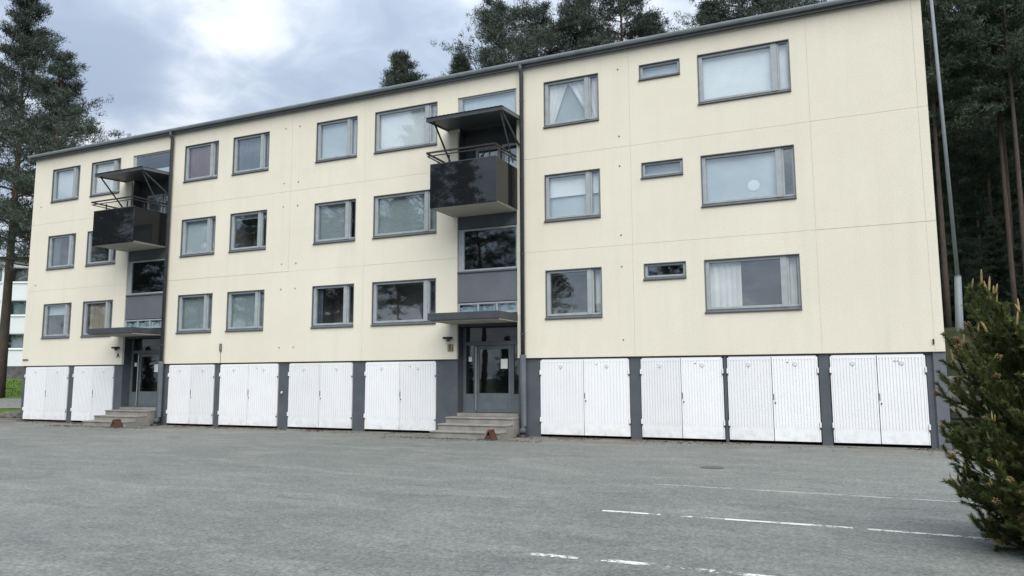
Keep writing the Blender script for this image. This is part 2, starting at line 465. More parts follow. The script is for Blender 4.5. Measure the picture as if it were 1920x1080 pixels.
IRON = simple('cast_iron_cover', (0.07, 0.065, 0.06), 0.6, 0.2, 14, 0.4)

# ------------------------------------------------------------------ ground, car park, path
def sm(a, b, x):
    t = np.clip((x - a) / (b - a), 0, 1); return t * t * (3 - 2 * t)
FH = np.array([F_.x, F_.y]) / math.hypot(F_.x, F_.y)
def gh(x, y):
    x = np.asarray(x, float); y = np.asarray(y, float)
    right = np.interp(y, [0.6, 2.2, 4, 6, 8, 20, 35, 120, 400], [0.0, 0.75, 1.35, 2.05, 3.1, 3.85, 4.7, 7, 8])
    dep = (x * FH[0] + (y + 19.84) * FH[1])
    left = np.interp(dep, [34.5, 38, 41, 63, 120, 400], [0.0, 0.45, 0.85, 1.75, 2.6, 4])
    left = left * sm(-6, -1, y)
    w = sm(-24, -6, x)
    return GZ - 0.02 + left * (1 - w) + right * w
def ground_sheet():
    xs = np.unique(np.round(np.concatenate([np.linspace(-900, -90, 14), np.linspace(-90, 60, 151), np.linspace(60, 900, 14)]), 3))
    ys = np.unique(np.round(np.concatenate([np.linspace(-700, -70, 12), np.linspace(-70, 90, 161), np.linspace(90, 1100, 16)]), 3))
    X, Y = np.meshgrid(xs, ys)
    Z = gh(X, Y)
    rng = np.random.RandomState(3)
    Z = Z + rng.uniform(-0.04, 0.04, Z.shape) * ((Y > 1.0) & ((X > 2.5) | (X < -32)))
    inside = (X > -31) & (X < 1.6) & (Y > 0.3) & (Y < 11.4)
    Z[inside] = GZ - 0.02
    V = np.stack([X.ravel(), Y.ravel(), Z.ravel()], 1)
    nx = len(xs); ny = len(ys)
    i, j = np.meshgrid(np.arange(nx - 1), np.arange(ny - 1))
    a = (j * nx + i).ravel()
    F = np.stack([a, a + 1, a + nx + 1, a + nx], 1)
    o = bpy.data.objects.new('ground', np_mesh('ground', V, F, GROUND, smooth=True))
    link(o); tag(o, kind='structure')
ground_sheet()

def lot_edge_noise(t): return 0.22 * mnoise.noise(Vector((t * 0.9, 3.1, 0))) + 0.12 * mnoise.noise(Vector((t * 3.1, 7.7, 0)))
right_edge = [(1.98, 0.42)] + [(1.98 + 0.0 * k + lot_edge_noise(y) + 0.02 * (-y) * (1 if y > -9 else 0) + (0.18 if y <= -9 else 0), y) for k, y in enumerate(np.arange(-0.6, -41, -0.6))]
left_edge = [(-62, -41), (-58, -6), (-44, -1.5), (-37, 0.6), (-34.2, 1.6), (-32.2, 2.2), (-31.3, 2.0), (-31.3, 0.42)]
lot = MB(); lot.face([(x, y, GZ) for x, y in left_edge + right_edge])
lot_o = lot.build('parking_lot', ASPHALT, None, (-14, -14, GZ)); tag(lot_o, kind='structure')
# painted bay lines, 4 mm above the asphalt
def line(x0, x1, y0, y1, w, mat, name='painted_line'):
    mb = MB(); n = max(3, int((x1 - x0) / 0.25))
    pts = []
    for k in range(n + 1):
        t = k / n; x = x0 + (x1 - x0) * t; y = y0 + (y1 - y0) * t + 0.012 * mnoise.noise(Vector((x * 1.5, y0, 0)))
        ww = w * (0.9 + 0.35 * mnoise.noise(Vector((x * 4, 2.2, y0))))
        pts.append((x, y, ww))
    for a, b in zip(pts, pts[1:]):
        mb.face([(a[0], a[1] - a[2] / 2, GZ + 0.004), (b[0], b[1] - b[2] / 2, GZ + 0.004), (b[0], b[1] + b[2] / 2, GZ + 0.004), (a[0], a[1] + a[2] / 2, GZ + 0.004)])
    return mb.build(name, mat, lot_o)
LP_FAINT = mk_paint_line('very_worn_line_paint', 0.46, 0.35); LP_MID = mk_paint_line('worn_line_paint', 0.455, 0.85); LP_GOOD = mk_paint_line('line_paint', 0.422, 0.85)
line(-2.98, 1.75, -8.09, -8.2, 0.10, LP_FAINT)
line(-2.98, -1.85, -10.64, -10.63, 0.095, LP_GOOD); line(-1.5, -0.15, -10.62, -10.6, 0.095, LP_GOOD); line(-1.85, -1.5, -10.63, -10.62, 0.095, LP_FAINT)
line(0.0, 1.9, -10.61, -10.69, 0.095, LP_GOOD)
line(-2.96, -2.42, -13.12, -13.1, 0.1, LP_GOOD); line(-2.2, -0.2, -13.08, -13.09, 0.1, LP_MID); line(-0.2, 2.0, -13.09, -13.1, 0.1, LP_GOOD)
# drain cover
mb = MB(); mb.tube([(-2.52, -5.57, GZ + 0.002), (-2.52, -5.57, GZ + 0.008)], 0.21, 24)
dc = mb.build('drain_cover', IRON, None, (-2.52, -5.57, GZ)); tag(dc, 'small round iron drain cover in the asphalt', 'drain cover')
# soil strip to the right of the asphalt
mb = MB()
ys = list(np.arange(0.0, -41, -0.6))
for a, b in zip(ys, ys[1:]):
    mb.face([(1.4, a, GZ - 0.012), (9, a, GZ - 0.012), (9, b, GZ - 0.012), (1.4, b, GZ - 0.012)])
so = mb.build('soil_verge', SOIL, None, (3, -14, GZ)); tag(so, kind='structure')
# path behind the left end of the house
def path():
    V = []; F = []
    xs = np.linspace(-75, -31.6, 60)
    for x in xs:
        for d in (36.6, 39.6):
            y = (d - x * FH[0]) / FH[1] - 19.84
            V.append((x, y, float(gh(x, y)) + 0.035))
    for i in range(len(xs) - 1): F.append((2 * i, 2 * i + 2, 2 * i + 3, 2 * i + 1))
    o = bpy.data.objects.new('path', np_mesh('path', V, F, PATHM)); link(o); tag(o, kind='structure')
path()
# tufts of the mown lawn
def lawn_grass():
    rng = np.random.RandomState(5); n = 9000
    d = rng.uniform(40, 60, n); x = rng.uniform(-62, -34, n)
    y = (d - x * FH[0]) / FH[1] - 19.84
    k = y > -2; x = x[k]; y = y[k]; n = len(x)
    z = gh(x, y); a = rng.uniform(0, 6.28, n); h = rng.uniform(0.05, 0.14, n); w = rng.uniform(0.03, 0.06, n)
    lean = rng.uniform(-0.05, 0.05, (n, 2))
    V = np.zeros((n, 3, 3)); V[:, 0] = np.stack([x - np.cos(a) * w, y - np.sin(a) * w, z - 0.02], 1); V[:, 1] = np.stack([x + np.cos(a) * w, y + np.sin(a) * w, z - 0.02], 1)
    V[:, 2] = np.stack([x + lean[:, 0], y + lean[:, 1], z + h], 1)
    o = bpy.data.objects.new('grass', np_mesh('grass', V.reshape(-1, 3), np.arange(3 * n).reshape(-1, 3), simple('lawn_grass', (0.10, 0.165, 0.035), 0.9, 0.3, 3, 0.1)))
    link(o); tag(o, 'mown green grass beyond the left end of the yellow house', 'grass', kind='stuff')
lawn_grass()

# ------------------------------------------------------------------ the yellow apartment house
B = empty('apartment_building', (-14.6, 0, GZ), 'long cream three storey apartment house with white garage doors below', 'apartment house')
DX = -14.345                                  # bay A repeats bay B this far to the left
XB0, XB1 = -10.87, -8.88
XA0, XA1 = XB0 + DX, XB1 + DX
XL, XR = -31.08, 1.83
ZB, ZT = 2.33, 10.96
SE = (5.375, 8.15)

COLS = {'c1': (-29.926, -28.27, 'A'), 'c2': (-27.562, -25.896, 'A'), 'c3': (-22.44, -20.754, 'A'), 'c4': (-20.063, -18.373, 'A'), 'c5': (-16.318, -14.644, 'A'),
        'c6': (-13.941, -11.603, 'B'), 'c7': (-8.003, -6.315, 'A'), 's8': (-5.133, -3.995, 'S'), 'c9': (-3.529, -1.184, 'B')}
SIZE = {'A': (1.682, 1.41), 'B': (2.342, 1.41), 'S': (1.138, 0.466)}
WZ = {'A': 3.404, 'B': 3.404, 'S': 4.353}
HOLES = []
for c, (a, b, k) in COLS.items():
    w_, h_ = SIZE[k]; x0 = (a + b) / 2 - w_ / 2
    for f in range(3):
        z0 = WZ[k] + 2.8 * f
        HOLES.append((x0, x0 + w_, z0, z0 + h_, c, f, k))

def sheet(mb, x0, x1, z0, z1, holes, y, depth_out, depth_in, mi=0):
    hs = [h for h in holes if h[0] < x1 and h[1] > x0 and h[2] < z1 and h[3] > z0]
    xs = sorted({x0, x1} | {v for h in hs for v in h[:2] if x0 < v < x1}); zs = sorted({z0, z1} | {v for h in hs for v in h[2:4] if z0 < v < z1})
    for xa, xb in zip(xs, xs[1:]):
        for za, zb in zip(zs, zs[1:]):
            cx, cz = (xa + xb) / 2, (za + zb) / 2
            if any(h[0] < cx < h[1] and h[2] < cz < h[3] for h in hs): continue
            mb.face([(xa, y, za), (xb, y, za), (xb, y, zb), (xa, y, zb)], mi)
    def rim(x0, x1, z0, z1, d):
        mb.face([(x0, y, z0), (x1, y, z0), (x1, y + d, z0), (x0, y + d, z0)], mi); mb.face([(x0, y, z1), (x1, y, z1), (x1, y + d, z1), (x0, y + d, z1)], mi)
        mb.face([(x0, y, z0), (x0, y + d, z0), (x0, y + d, z1), (x0, y, z1)], mi); mb.face([(x1, y, z0), (x1, y + d, z0), (x1, y + d, z1), (x1, y, z1)], mi)
    if depth_out: rim(x0, x1, z0, z1, depth_out)
    if depth_in:
        for h in hs: rim(*h[:4], depth_in)

segs = [(XL, XA0), (XA1, -17.37), (-17.37, -14.3), (-14.3, XB0), (XB1, -5.43), (-5.43, -0.78), (-0.78, 1.62), (1.62, XR)]
rows = [(ZB, SE[0]), SE, (SE[1], ZT)]
GX, GH = 0.004, 0.006
edges_free = {XL, XA0, XA1, XB0, XB1, XR}
for (a, b) in segs:
    for (z0, z1) in rows:
        mb = MB()
        ja = a if a in edges_free else a + GX / 2
        jb = b if b in edges_free else b - GX / 2
        y0 = 0.0015 * ((hash((round(a * 100), round(z0 * 100))) % 5) - 2)
        sheet(mb, ja, jb, z0 + (GH / 2 if z0 > ZB else 0), z1 - (GH / 2 if z1 < ZT else 0), HOLES, y0, 0.09, 0.16)
        mb.build('wall_panel', STUCCO, B)
for a, b in ((XA0, XA1), (XB0, XB1)):
    mb = MB().box(a + 0.004, b - 0.004, 0.0, 0.3, 10.40, ZT); mb.build('wall_panel', STUCCO, B)
# backing behind the joints, with the same openings
mb = MB()
for a, b in ((XL + 0.01, XA0 - 0.01), (XA1 + 0.01, XB0 - 0.01), (XB1 + 0.01, XR - 0.01)):
    sheet(mb, a, b, ZB + 0.004, ZT, HOLES, 0.012, 0, 0)
    mb.face([(a, 0.05, ZB + 0.008), (b, 0.05, ZB + 0.008), (b, 0.5, ZB + 0.008), (a, 0.5, ZB + 0.008)])
mb.build('wall_backing', simple('joint_mortar', (0.44, 0.41, 0.33), 0.95, 0.1, 3, 0.1), B)
# gables, back wall and the closed volume behind
mb = MB(); mb.box(XR - 0.06, XR, 0.095, 11.4, ZB, ZT); mb.build('gable_wall', STUCCO, B)
mb = MB(); mb.box(XL, XL + 0.06, 0.095, 11.4, ZB, ZT); mb.build('gable_wall', STUCCO, B)
mb = MB(); mb.box(XL + 0.06, XR - 0.06, 11.3, 11.4, ZB, ZT); mb.build('rear_wall', STUCCO, B)
mb = MB(); mb.box(XL + 0.3, XR - 0.3, 1.3, 11.2, GZ - 0.5, ZT - 0.01); mb.build('inner_core', ROOM, B)
# base: plinth walls
mb = MB(); mb.box(XR - 0.28, XR - 0.03, 0.08, 11.3, GZ - 0.3, ZB); mb.build('base_wall', BASE, B)
mb = MB(); mb.box(XL + 0.03, XL + 0.25, 0.08, 11.3, GZ - 0.3, ZB); mb.build('base_wall', BASE, B)
DOORS = [(-30.82, -28.24), (-27.9, -25.66), (-22.75, -20.57), (-20.27, -17.70), (-17.22, -14.67), (-14.16, -11.61), (-8.19, -5.62), (-5.29, -3.16), (-3.04, -0.90), (-0.62, 1.41)]
pier_edges = [XL + 0.252] + [v for d in DOORS for v in d]
piers = [(XL + 0.03, -30.84)]
prs = [(DOORS[0][1], DOORS[1][0]), (DOORS[1][1], XA0), (XA1, DOORS[2][0]), (DOORS[2][1], DOORS[3][0]), (DOORS[3][1], DOORS[4][0]), (DOORS[4][1], DOORS[5][0]), (DOORS[5][1], XB0),
       (XB1, DOORS[6][0]), (DOORS[6][1], DOORS[7][0]), (DOORS[7][1], DOORS[8][0]), (DOORS[8][1], DOORS[9][0])]
for a, b in piers + prs:
    da = 0.0 if a in (XA1, XB1) else 0.02
    db = 0.0 if b in (XA0, XB0) else 0.02
    mb = MB().box(a + da, b - db, 0.055, 0.45, GZ - 0.2, 2.285); mb.build('pier', BASE, B, bevel=0.006)
mb = MB().box(1.43, 1.575, 0.10, 0.4, GZ - 0.2, 2.285); mb.build('pier', BASE, B)
mb = MB().box(1.575, XR, 0.045, 0.079, GZ - 0.2, ZB - 0.004); mb.build('pier', PANEL, B)
for a, b in ((XL + 0.03, XA0), (XA1, XB0), (XB1, 1.575)):
    mb = MB().box(a, b, 0.06, 0.45, 2.287, ZB - 0.004); mb.build('lintel', BASE, B)
    mb = MB().box(a + 0.05, b - 0.05, 0.9, 1.0, GZ - 0.1, ZB); mb.build('garage_back_wall', ROOM, B)

# ---- roof edge
mb = MB().box(XL - 0.14, XR + 0.14, -0.10, 11.5, ZT + 0.002, ZT + 0.05); mb.build('roof_soffit', DARKM, B)
mb = MB().box(XL - 0.16, XR + 0.16, -0.125, -0.102, ZT - 0.02, ZT + 0.145); mb.build('fascia_board', ROOFM, B)
mb = MB()
mb.face([(XL - 0.18, -0.19, ZT + 0.15), (XR + 0.18, -0.19, ZT + 0.15), (XR + 0.18, 5.7, ZT + 0.45), (XL - 0.18, 5.7, ZT + 0.45)])
mb.face([(XL - 0.18, 11.6, ZT + 0.15), (XR + 0.18, 11.6, ZT + 0.15), (XR + 0.18, 5.7, ZT + 0.45), (XL - 0.18, 5.7, ZT + 0.45)])
mb.face([(XL - 0.18, -0.19, ZT + 0.10), (XR + 0.18, -0.19, ZT + 0.10), (XR + 0.18, -0.19, ZT + 0.15), (XL - 0.18, -0.19, ZT + 0.15)])
for x in (XL - 0.18, XR + 0.18): mb.face([(x, -0.19, ZT + 0.08), (x, 11.6, ZT + 0.08), (x, 11.6, ZT + 0.15), (x, 5.7, ZT + 0.45), (x, -0.19, ZT + 0.15)])
mb.build('roof', ROOFM, B)
g = MB()
n = 10
prof = [(-0.21 - 0.065 * math.cos(math.pi * k / n), ZT + 0.125 - 0.085 * math.sin(math.pi * k / n)) for k in range(n + 1)]
prof += [(y + (0.008 if y < -0.21 else -0.008), z + 0.006) for y, z in reversed(prof)]
g.prism([(y, z) for y, z in prof], XL - 0.2, XR + 0.2)
gut = g.build('gutter', GUTTER, B)

# ---- windows
def window_meshes(k):
    w_, h_ = SIZE[k]
    out = {}
    big = k != 'S'
    mb = MB()       # reveal lining
    t = 0.02
    mb.box(0, t, -0.012, 0.165, 0, h_).box(w_ - t, w_, -0.012, 0.165, 0, h_).box(t, w_ - t, -0.012, 0.165, h_ - t, h_).box(t, w_ - t, 0.02, 0.165, 0, 0.04)
    out['window'] = mb.mesh('window', TRIM)
    mb = MB()
    mb.prism([(-0.045, 0.005), (-0.045, 0.03), (0.06, 0.095), (0.06, 0.04), (0.018, 0.04)], -0.02, w_ + 0.004)
    out['sill'] = mb.mesh('window_sill', SILLM)
    y0, y1 = 0.045, 0.135
    if big:
        mw0, mw1 = (0.735, 0.815) if k == 'A' else (0.80, 0.865)
        m0, m1 = w_ * mw0, w_ * mw1
        fw = 0.10; zb = 0.098; zt = h_ - t
        mb = MB()
        mb.box(t, t + fw, y0, y1, zb, zt).box(t + fw, m0, y0, y1, zt - 0.07, zt).box(t + fw, m0, y0, y1, zb, zb + 0.065)
        mb.box(m0, m1, y0 - 0.012, y1, zb, zt)
        out['frame'] = mb.mesh('window_frame', FRAME, bevel=0.006)
        mb = MB(); e = 0.05
        mb.box(m1, m1 + e, y0 + 0.012, y1, zb, zt).box(w_ - t - e, w_ - t, y0 + 0.012, y1, zb, zt).box(m1 + e, w_ - t - e, y0 + 0.012, y1, zt - e, zt).box(m1 + e, w_ - t - e, y0 + 0.012, y1, zb, zb + e)
        out['vent_frame'] = mb.mesh('vent_frame', FRAME, bevel=0.005)
        out['panes'] = [MB().box(t + fw, m0, 0.105, 0.111, zb + 0.065, zt - 0.07).mesh('pane', GLASS), MB().box(m1 + e, w_ - t - e, 0.108, 0.114, zb + e, zt - e).mesh('pane', GLASS)]
        out['inner'] = (t + 0.02, w_ - t - 0.02, zb + 0.02, zt - 0.02, m0, m1)
    else:
        zb = 0.085; zt = h_ - t; fw = 0.07
        mb = MB(); mb.box(t, t + fw, y0, y1, zb, zt).box(w_ - t - fw, w_ - t, y0, y1, zb, zt).box(t + fw, w_ - t - fw, y0, y1, zt - 0.055, zt).box(t + fw, w_ - t - fw, y0, y1, zb, zb + 0.05)
        out['frame'] = mb.mesh('window_frame', FRAME, bevel=0.006)
        out['panes'] = [MB().box(t + fw, w_ - t - fw, 0.105, 0.111, zb + 0.05, zt - 0.055).mesh('pane', GLASS)]
        out['inner'] = (t + 0.02, w_ - t - 0.02, zb + 0.02, zt - 0.02, w_, w_)
    # room behind: floor, ceiling, sides, back
    r = MB(); x0, x1, z0, z1 = 0.0, w_, 0.0, h_
    r.face([(x0, 1.15, z0), (x1, 1.15, z0), (x1, 1.15, z1), (x0, 1.15, z1)])
    for zz in (z0, z1): r.face([(x0, 0.166, zz), (x1, 0.166, zz), (x1, 1.15, zz), (x0, 1.15, zz)])
    for xx in (x0, x1): r.face([(xx, 0.166, z0), (xx, 1.15, z0), (xx, 1.15, z1), (xx, 0.166, z1)])
    out['room'] = r.mesh('room', ROOM)
    return out
WM = {k: window_meshes(k) for k in SIZE}
def wavy(mb, x0, x1, z0, z1, y, amp=0.013, per=0.16, seed=0, skew=0.0):
    n = max(6, int((x1 - x0) / 0.02)); prev = None
    for i in range(n + 1):
        t = i / n; x = x0 + (x1 - x0) * t
        yy = y + amp * math.sin(x / per * 6.283 + seed + 1.5 * math.sin(x * 5 + seed))
        p = (x, yy, z0), (x + skew * 0, yy, z1)
        if prev: mb.face([prev[0], p[0], p[1], prev[1]])
        prev = p
INSIDE = {  # what each window shows behind its panes
 ('c1', 2): [('blind_or_sky_sheet', BLIND_SKY_BLUE, 0, 1, .0, 1), ('blind_or_sky_sheet', BLIND_PALE, .2, .75, .55, .97)], ('c1', 1): [('curtain', CUR_NAVY, 0, .28, 0, 1)], ('c1', 0): [('blind_or_sky_sheet', BLIND_SKY_BLUE, 0, 1, .68, 1)],
 ('c2', 2): [('curtain', CUR_WHITE, 0, 1, 0, 1)], ('c2', 1): [('blind_or_sky_sheet', BLIND_GREY, 0, 1, .8, 1)], ('c2', 0): [('curtain', CUR_TAN, .1, .62, 0, 1), ('curtain', CUR_WHITE, .8, 1, 0, 1)],
 ('c3', 2): [('curtain', CUR_RED, 0, 1, 0, 1)], ('c3', 1): [('blind_or_sky_sheet', BLIND_SKY_BLUE, 0, 1, 0, 1)], ('c3', 0): [('blind_or_sky_sheet', BLIND_GREY, 0, 1, 0, 1)],
 ('c4', 2): [('curtain', CUR_NAVY, 0, 1, 0, 1)], ('c4', 1): [('blind_or_sky_sheet', BLIND_GREY, 0, 1, .86, 1)], ('c4', 0): [('blind_or_sky_sheet', BLIND_GREY, 0, 1, 0, 1)],
 ('c5', 2): [('blind_or_sky_sheet', BLIND_SKY_BLUE, 0, 1, 0, 1)], ('c5', 1): [('blind_or_sky_sheet', BLIND_GREY, 0, .72, 0, 1)], ('c5', 0): [('curtain', CUR_NAVY, 0, .16, 0, 1)],  # top c5 sheet is no blind: its pale colour stands in for mirrored sky
 ('c6', 2): [('blind_or_sky_sheet', BLIND_PALE, 0, 1, 0, 1)], ('c6', 1): [('blind_or_sky_sheet', BLIND_GREY, 0, 1, 0, 1)], ('c6', 0): [],
 ('c7', 2): [('drape', CUR_WHITE, 0, 1, 0, 1), ('blind_or_sky_sheet', BLIND_GREY, 0, 1, 0, 1)], ('c7', 1): [('blind_or_sky_sheet', BLIND_PALE, 0, 1, .52, 1), ('blind_or_sky_sheet', BLIND_SKY_BLUE, 0, 1, 0, .52)], ('c7', 0): [('blind_or_sky_sheet', BLIND_GREY, .0, 1, .93, 1), ('curtain', CUR_WHITE, .86, 1, 0, 1)],
 ('s8', 2): [('blind_or_sky_sheet', BLIND_SKY_BLUE, 0, 1, 0, 1)], ('s8', 1): [('blind_or_sky_sheet', BLIND_GREY, 0, 1, .15, 1)], ('s8', 0): [],
 ('c9', 2): [('blind_or_sky_sheet', BLIND_PALE, 0, 1, 0, 1)], ('c9', 1): [('blind_or_sky_sheet', BLIND_SKY_BLUE, 0, .82, 0, 1)], ('c9', 0): [('curtain', CUR_WHITE, 0.0, .38, 0, 1), ('curtain', CUR_WHITE, .86, .97, 0, 1)],
}
for (x0, x1, z0, z1, c, f, k) in HOLES:
    M_ = WM[k]; L = (x0, 0, z0)
    w = inst('window', M_['window'], B, L)
    inst('window_sill', M_['sill'], w, L); inst('window_frame', M_['frame'], w, L)
    if 'vent_frame' in M_: inst('vent_frame', M_['vent_frame'], w, L)
    for p in M_['panes']: inst('pane', p, w, L)
    inst('room', M_['room'], w, L)
    ix0, ix1, iz0, iz1, m0, m1 = M_['inner']
    for q, (typ, mat, a, b, lo, hi) in enumerate(INSIDE.get((c, f), [])):
        mb = MB(); xa, xb = ix0 + (ix1 - ix0) * a, ix0 + (ix1 - ix0) * b; za, zb = iz0 + (iz1 - iz0) * lo, iz0 + (iz1 - iz0) * hi
        yy = 0.19 + 0.05 * q
        if typ == 'blind_or_sky_sheet': mb.box(xa, xb, yy, yy + 0.006, za, zb).box(xa, xb, yy - 0.012, yy + 0.012, za - 0.012, za + 0.004)
        elif typ == 'curtain': wavy(mb, xa, xb, za, zb, yy, seed=x0)
        else:
            for s_ in (0, 1):      # two drapes gathered to the sides
                nn = 14
                for i in range(nn):
                    t0, t1 = i / nn, (i + 1) / nn
                    mid = (xa + xb) / 2 - 0.15; e0 = xa if s_ == 0 else xb
                    def px(t, low): return e0 + (mid - e0) * t * (0.30 if low else 1.0)
                    y_0 = yy + 0.02 * math.sin(t0 * 25); y_1 = yy + 0.02 * math.sin(t1 * 25)
                    mb.face([(px(t0, True), y_0, za), (px(t1, True), y_1, za), (px(t1, False), y_1, zb), (px(t0, False), y_0, zb)])
        me = mb.mesh('blind_or_sky_sheet' if typ == 'blind_or_sky_sheet' else 'curtain', mat)
        inst('blind_or_sky_sheet' if typ == 'blind_or_sky_sheet' else 'curtain', me, w, L)
    if (c, f) == ('c9', 1):     # flat pale disc just inside the pane
        mb = MB(); rr = 0.15
        pts = [(1.28, 0.17, 0.50 - rr + 2 * rr * i / 10) for i in range(11)]
        mb.tube([(1.3, 0.178 , p[2]) for p in pts], [max(0.004, math.sqrt(max(0, rr * rr - (p[2] - 0.50) ** 2))) * 1.0 for p in pts], 14)
        mb.v = [(x, 0.180 + (y - 0.178) * 0.04, z) for x, y, z in mb.v]
        inst('pale_disc', mb.mesh('pale_disc', BLIND_PALE), w, L)

# ---- wall plugs, mail box, street plate
pm = MB().tube([(0, -0.012, 0), (0, 0.01, 0)], [0.022, 0.03], 8).mesh('wall_plug', PLUG)
for x, zs in ((-5.745, (10.41, 8.46, 7.61, 5.66, 4.78, 2.78)), (-17.66, (10.40, 8.45, 7.63, 5.64, 4.78, 2.81)), (-17.05, (10.40, 8.44, 7.62, 5.63, 4.78, 2.81)), (-30.55, (8.9, 5.62))):
    for z in zs:
        if abs(x + 17.37) < 0.01: continue
        inst('wall_plug', pm, B, (x, 0, z))
mb = MB().box(-20.30, -20.21, -0.05, 0.0, 2.74, 3.0).box(-20.262, -20.25, -0.012, 0.0, 2.335, 2.74); mb.build('wall_box', PLUG, B)
mb = MB().box(-31.02, -30.66, -0.02, -0.001, 2.545, 2.565).box(-31.02, -30.70, -0.02, -0.001, 2.585, 2.61); mb.build('wall_plate', TRIM, B)
mb = MB().box(1.585, 1.615, -0.03, 0.0, 2.50, 2.62); mb.build('wall_clip', BLACK, B)

# ---- garage doors
def garage(i, xa, xb):
    z0, z1 = 0.205, 2.275
    yf = 0.02
    L = Vector((xa, yf, z0)); w_ = xb - xa; h_ = z1 - z0
    fr = MB()
    fr.box(-0.0, 0.03, 0.008, 0.16, 0, h_ - 0.02).box(w_ - 0.03, w_, 0.008, 0.16, 0, h_ - 0.02).box(0.03, w_ - 0.03, 0.03, 0.16, h_ - 0.02, h_ + 0.006)
    g = inst('garage_door', fr.mesh('garage_door', GARAGE), B, L)
    rng = random.Random(i * 7 + 1)
    half = w_ / 2
    for s_ in (0, 1):
        x0, x1 = (0.034, half - 0.008) if s_ == 0 else (half + 0.008, w_ - 0.034)
        mb = MB()
        gz0, gz1 = 0.30, h_ - 0.075
        mb.box(x0, x1, 0.018, 0.05, 0, h_ - 0.004)                          # plate
        mb.box(x0, x1, 0.0, 0.0179, 0, gz0).box(x0, x1, 0.0, 0.0179, gz1, h_ - 0.004)   # rails
        n = 13; mg = 0.045; gw = 0.020
        step = (x1 - x0 - 2 * mg) / n
        xs = [x0] + [x0 + mg + step * k for k in range(n + 1)] + [x1]
        # ribs between the pressed grooves
        edges = []
        cur = x0
        for k in range(n + 1):
            gx = x0 + mg + step * k
            edges.append((cur, gx - gw / 2)); cur = gx + gw / 2
        edges.append((cur, x1))
        for a, b in edges: mb.box(a, b, 0.0, 0.0179, gz0 + 0.0005, gz1 - 0.0005)
        leaf = inst('door_leaf', mb.mesh('door_leaf', GARAGE), g, L)
        leaf.rotation_euler = (0, 0, 0)
        cx = x0 + (x1 - x0) * (0.47 if s_ == 0 else 0.53)
        v = MB().tube([(cx, -0.014, h_ - 0.19), (cx, -0.0005, h_ - 0.19)], [0.052, 0.06], 14)
        inst('vent_cap', v.mesh('vent_cap', VENT), g, L)
        xe = 0.0 if s_ == 0 else w_
        for zz in (h_ - 0.36, 0.40):
            hg = MB().tube([(xe, -0.012, zz - 0.055), (xe, -0.012, zz + 0.07)], 0.021, 8)
            hg.box(xe - 0.018, xe + 0.018, -0.006, 0.006, zz - 0.10, zz - 0.056, 1)
            inst('hinge', hg.mesh('hinge', [GARAGE, DARKM]), g, L)
    lk = MB().tube([(half + 0.055, -0.016, 0.93), (half + 0.055, 0.0, 0.93)], 0.019, 10)
    lk.box(half + 0.018, half + 0.034, -0.012, -0.001, 1.0, 1.14 + 0.06 * rng.random())
    inst('lock', lk.mesh('lock', IRON), g, L)
    if i in (3, 5, 6, 7, 8, 9):
        k = MB().box(half + 0.36, half + 0.40, -0.012, -0.001, h_ - 0.155, h_ - 0.14)
        if i == 9: k.box(half + 0.43, half + 0.46, -0.012, -0.001, h_ - 0.155, h_ - 0.14)
        inst('number_hole', k.mesh('number_hole', PLUG), g, L)
for i, (a, b) in enumerate(DOORS): garage(i, a, b)
lamp = MB().tube([(-17.52, 0.05, 1.33), (-17.50, 0.0, 1.30)], [0.03, 0.035], 8); lamp.build('pier_hook', WHITEF, B)

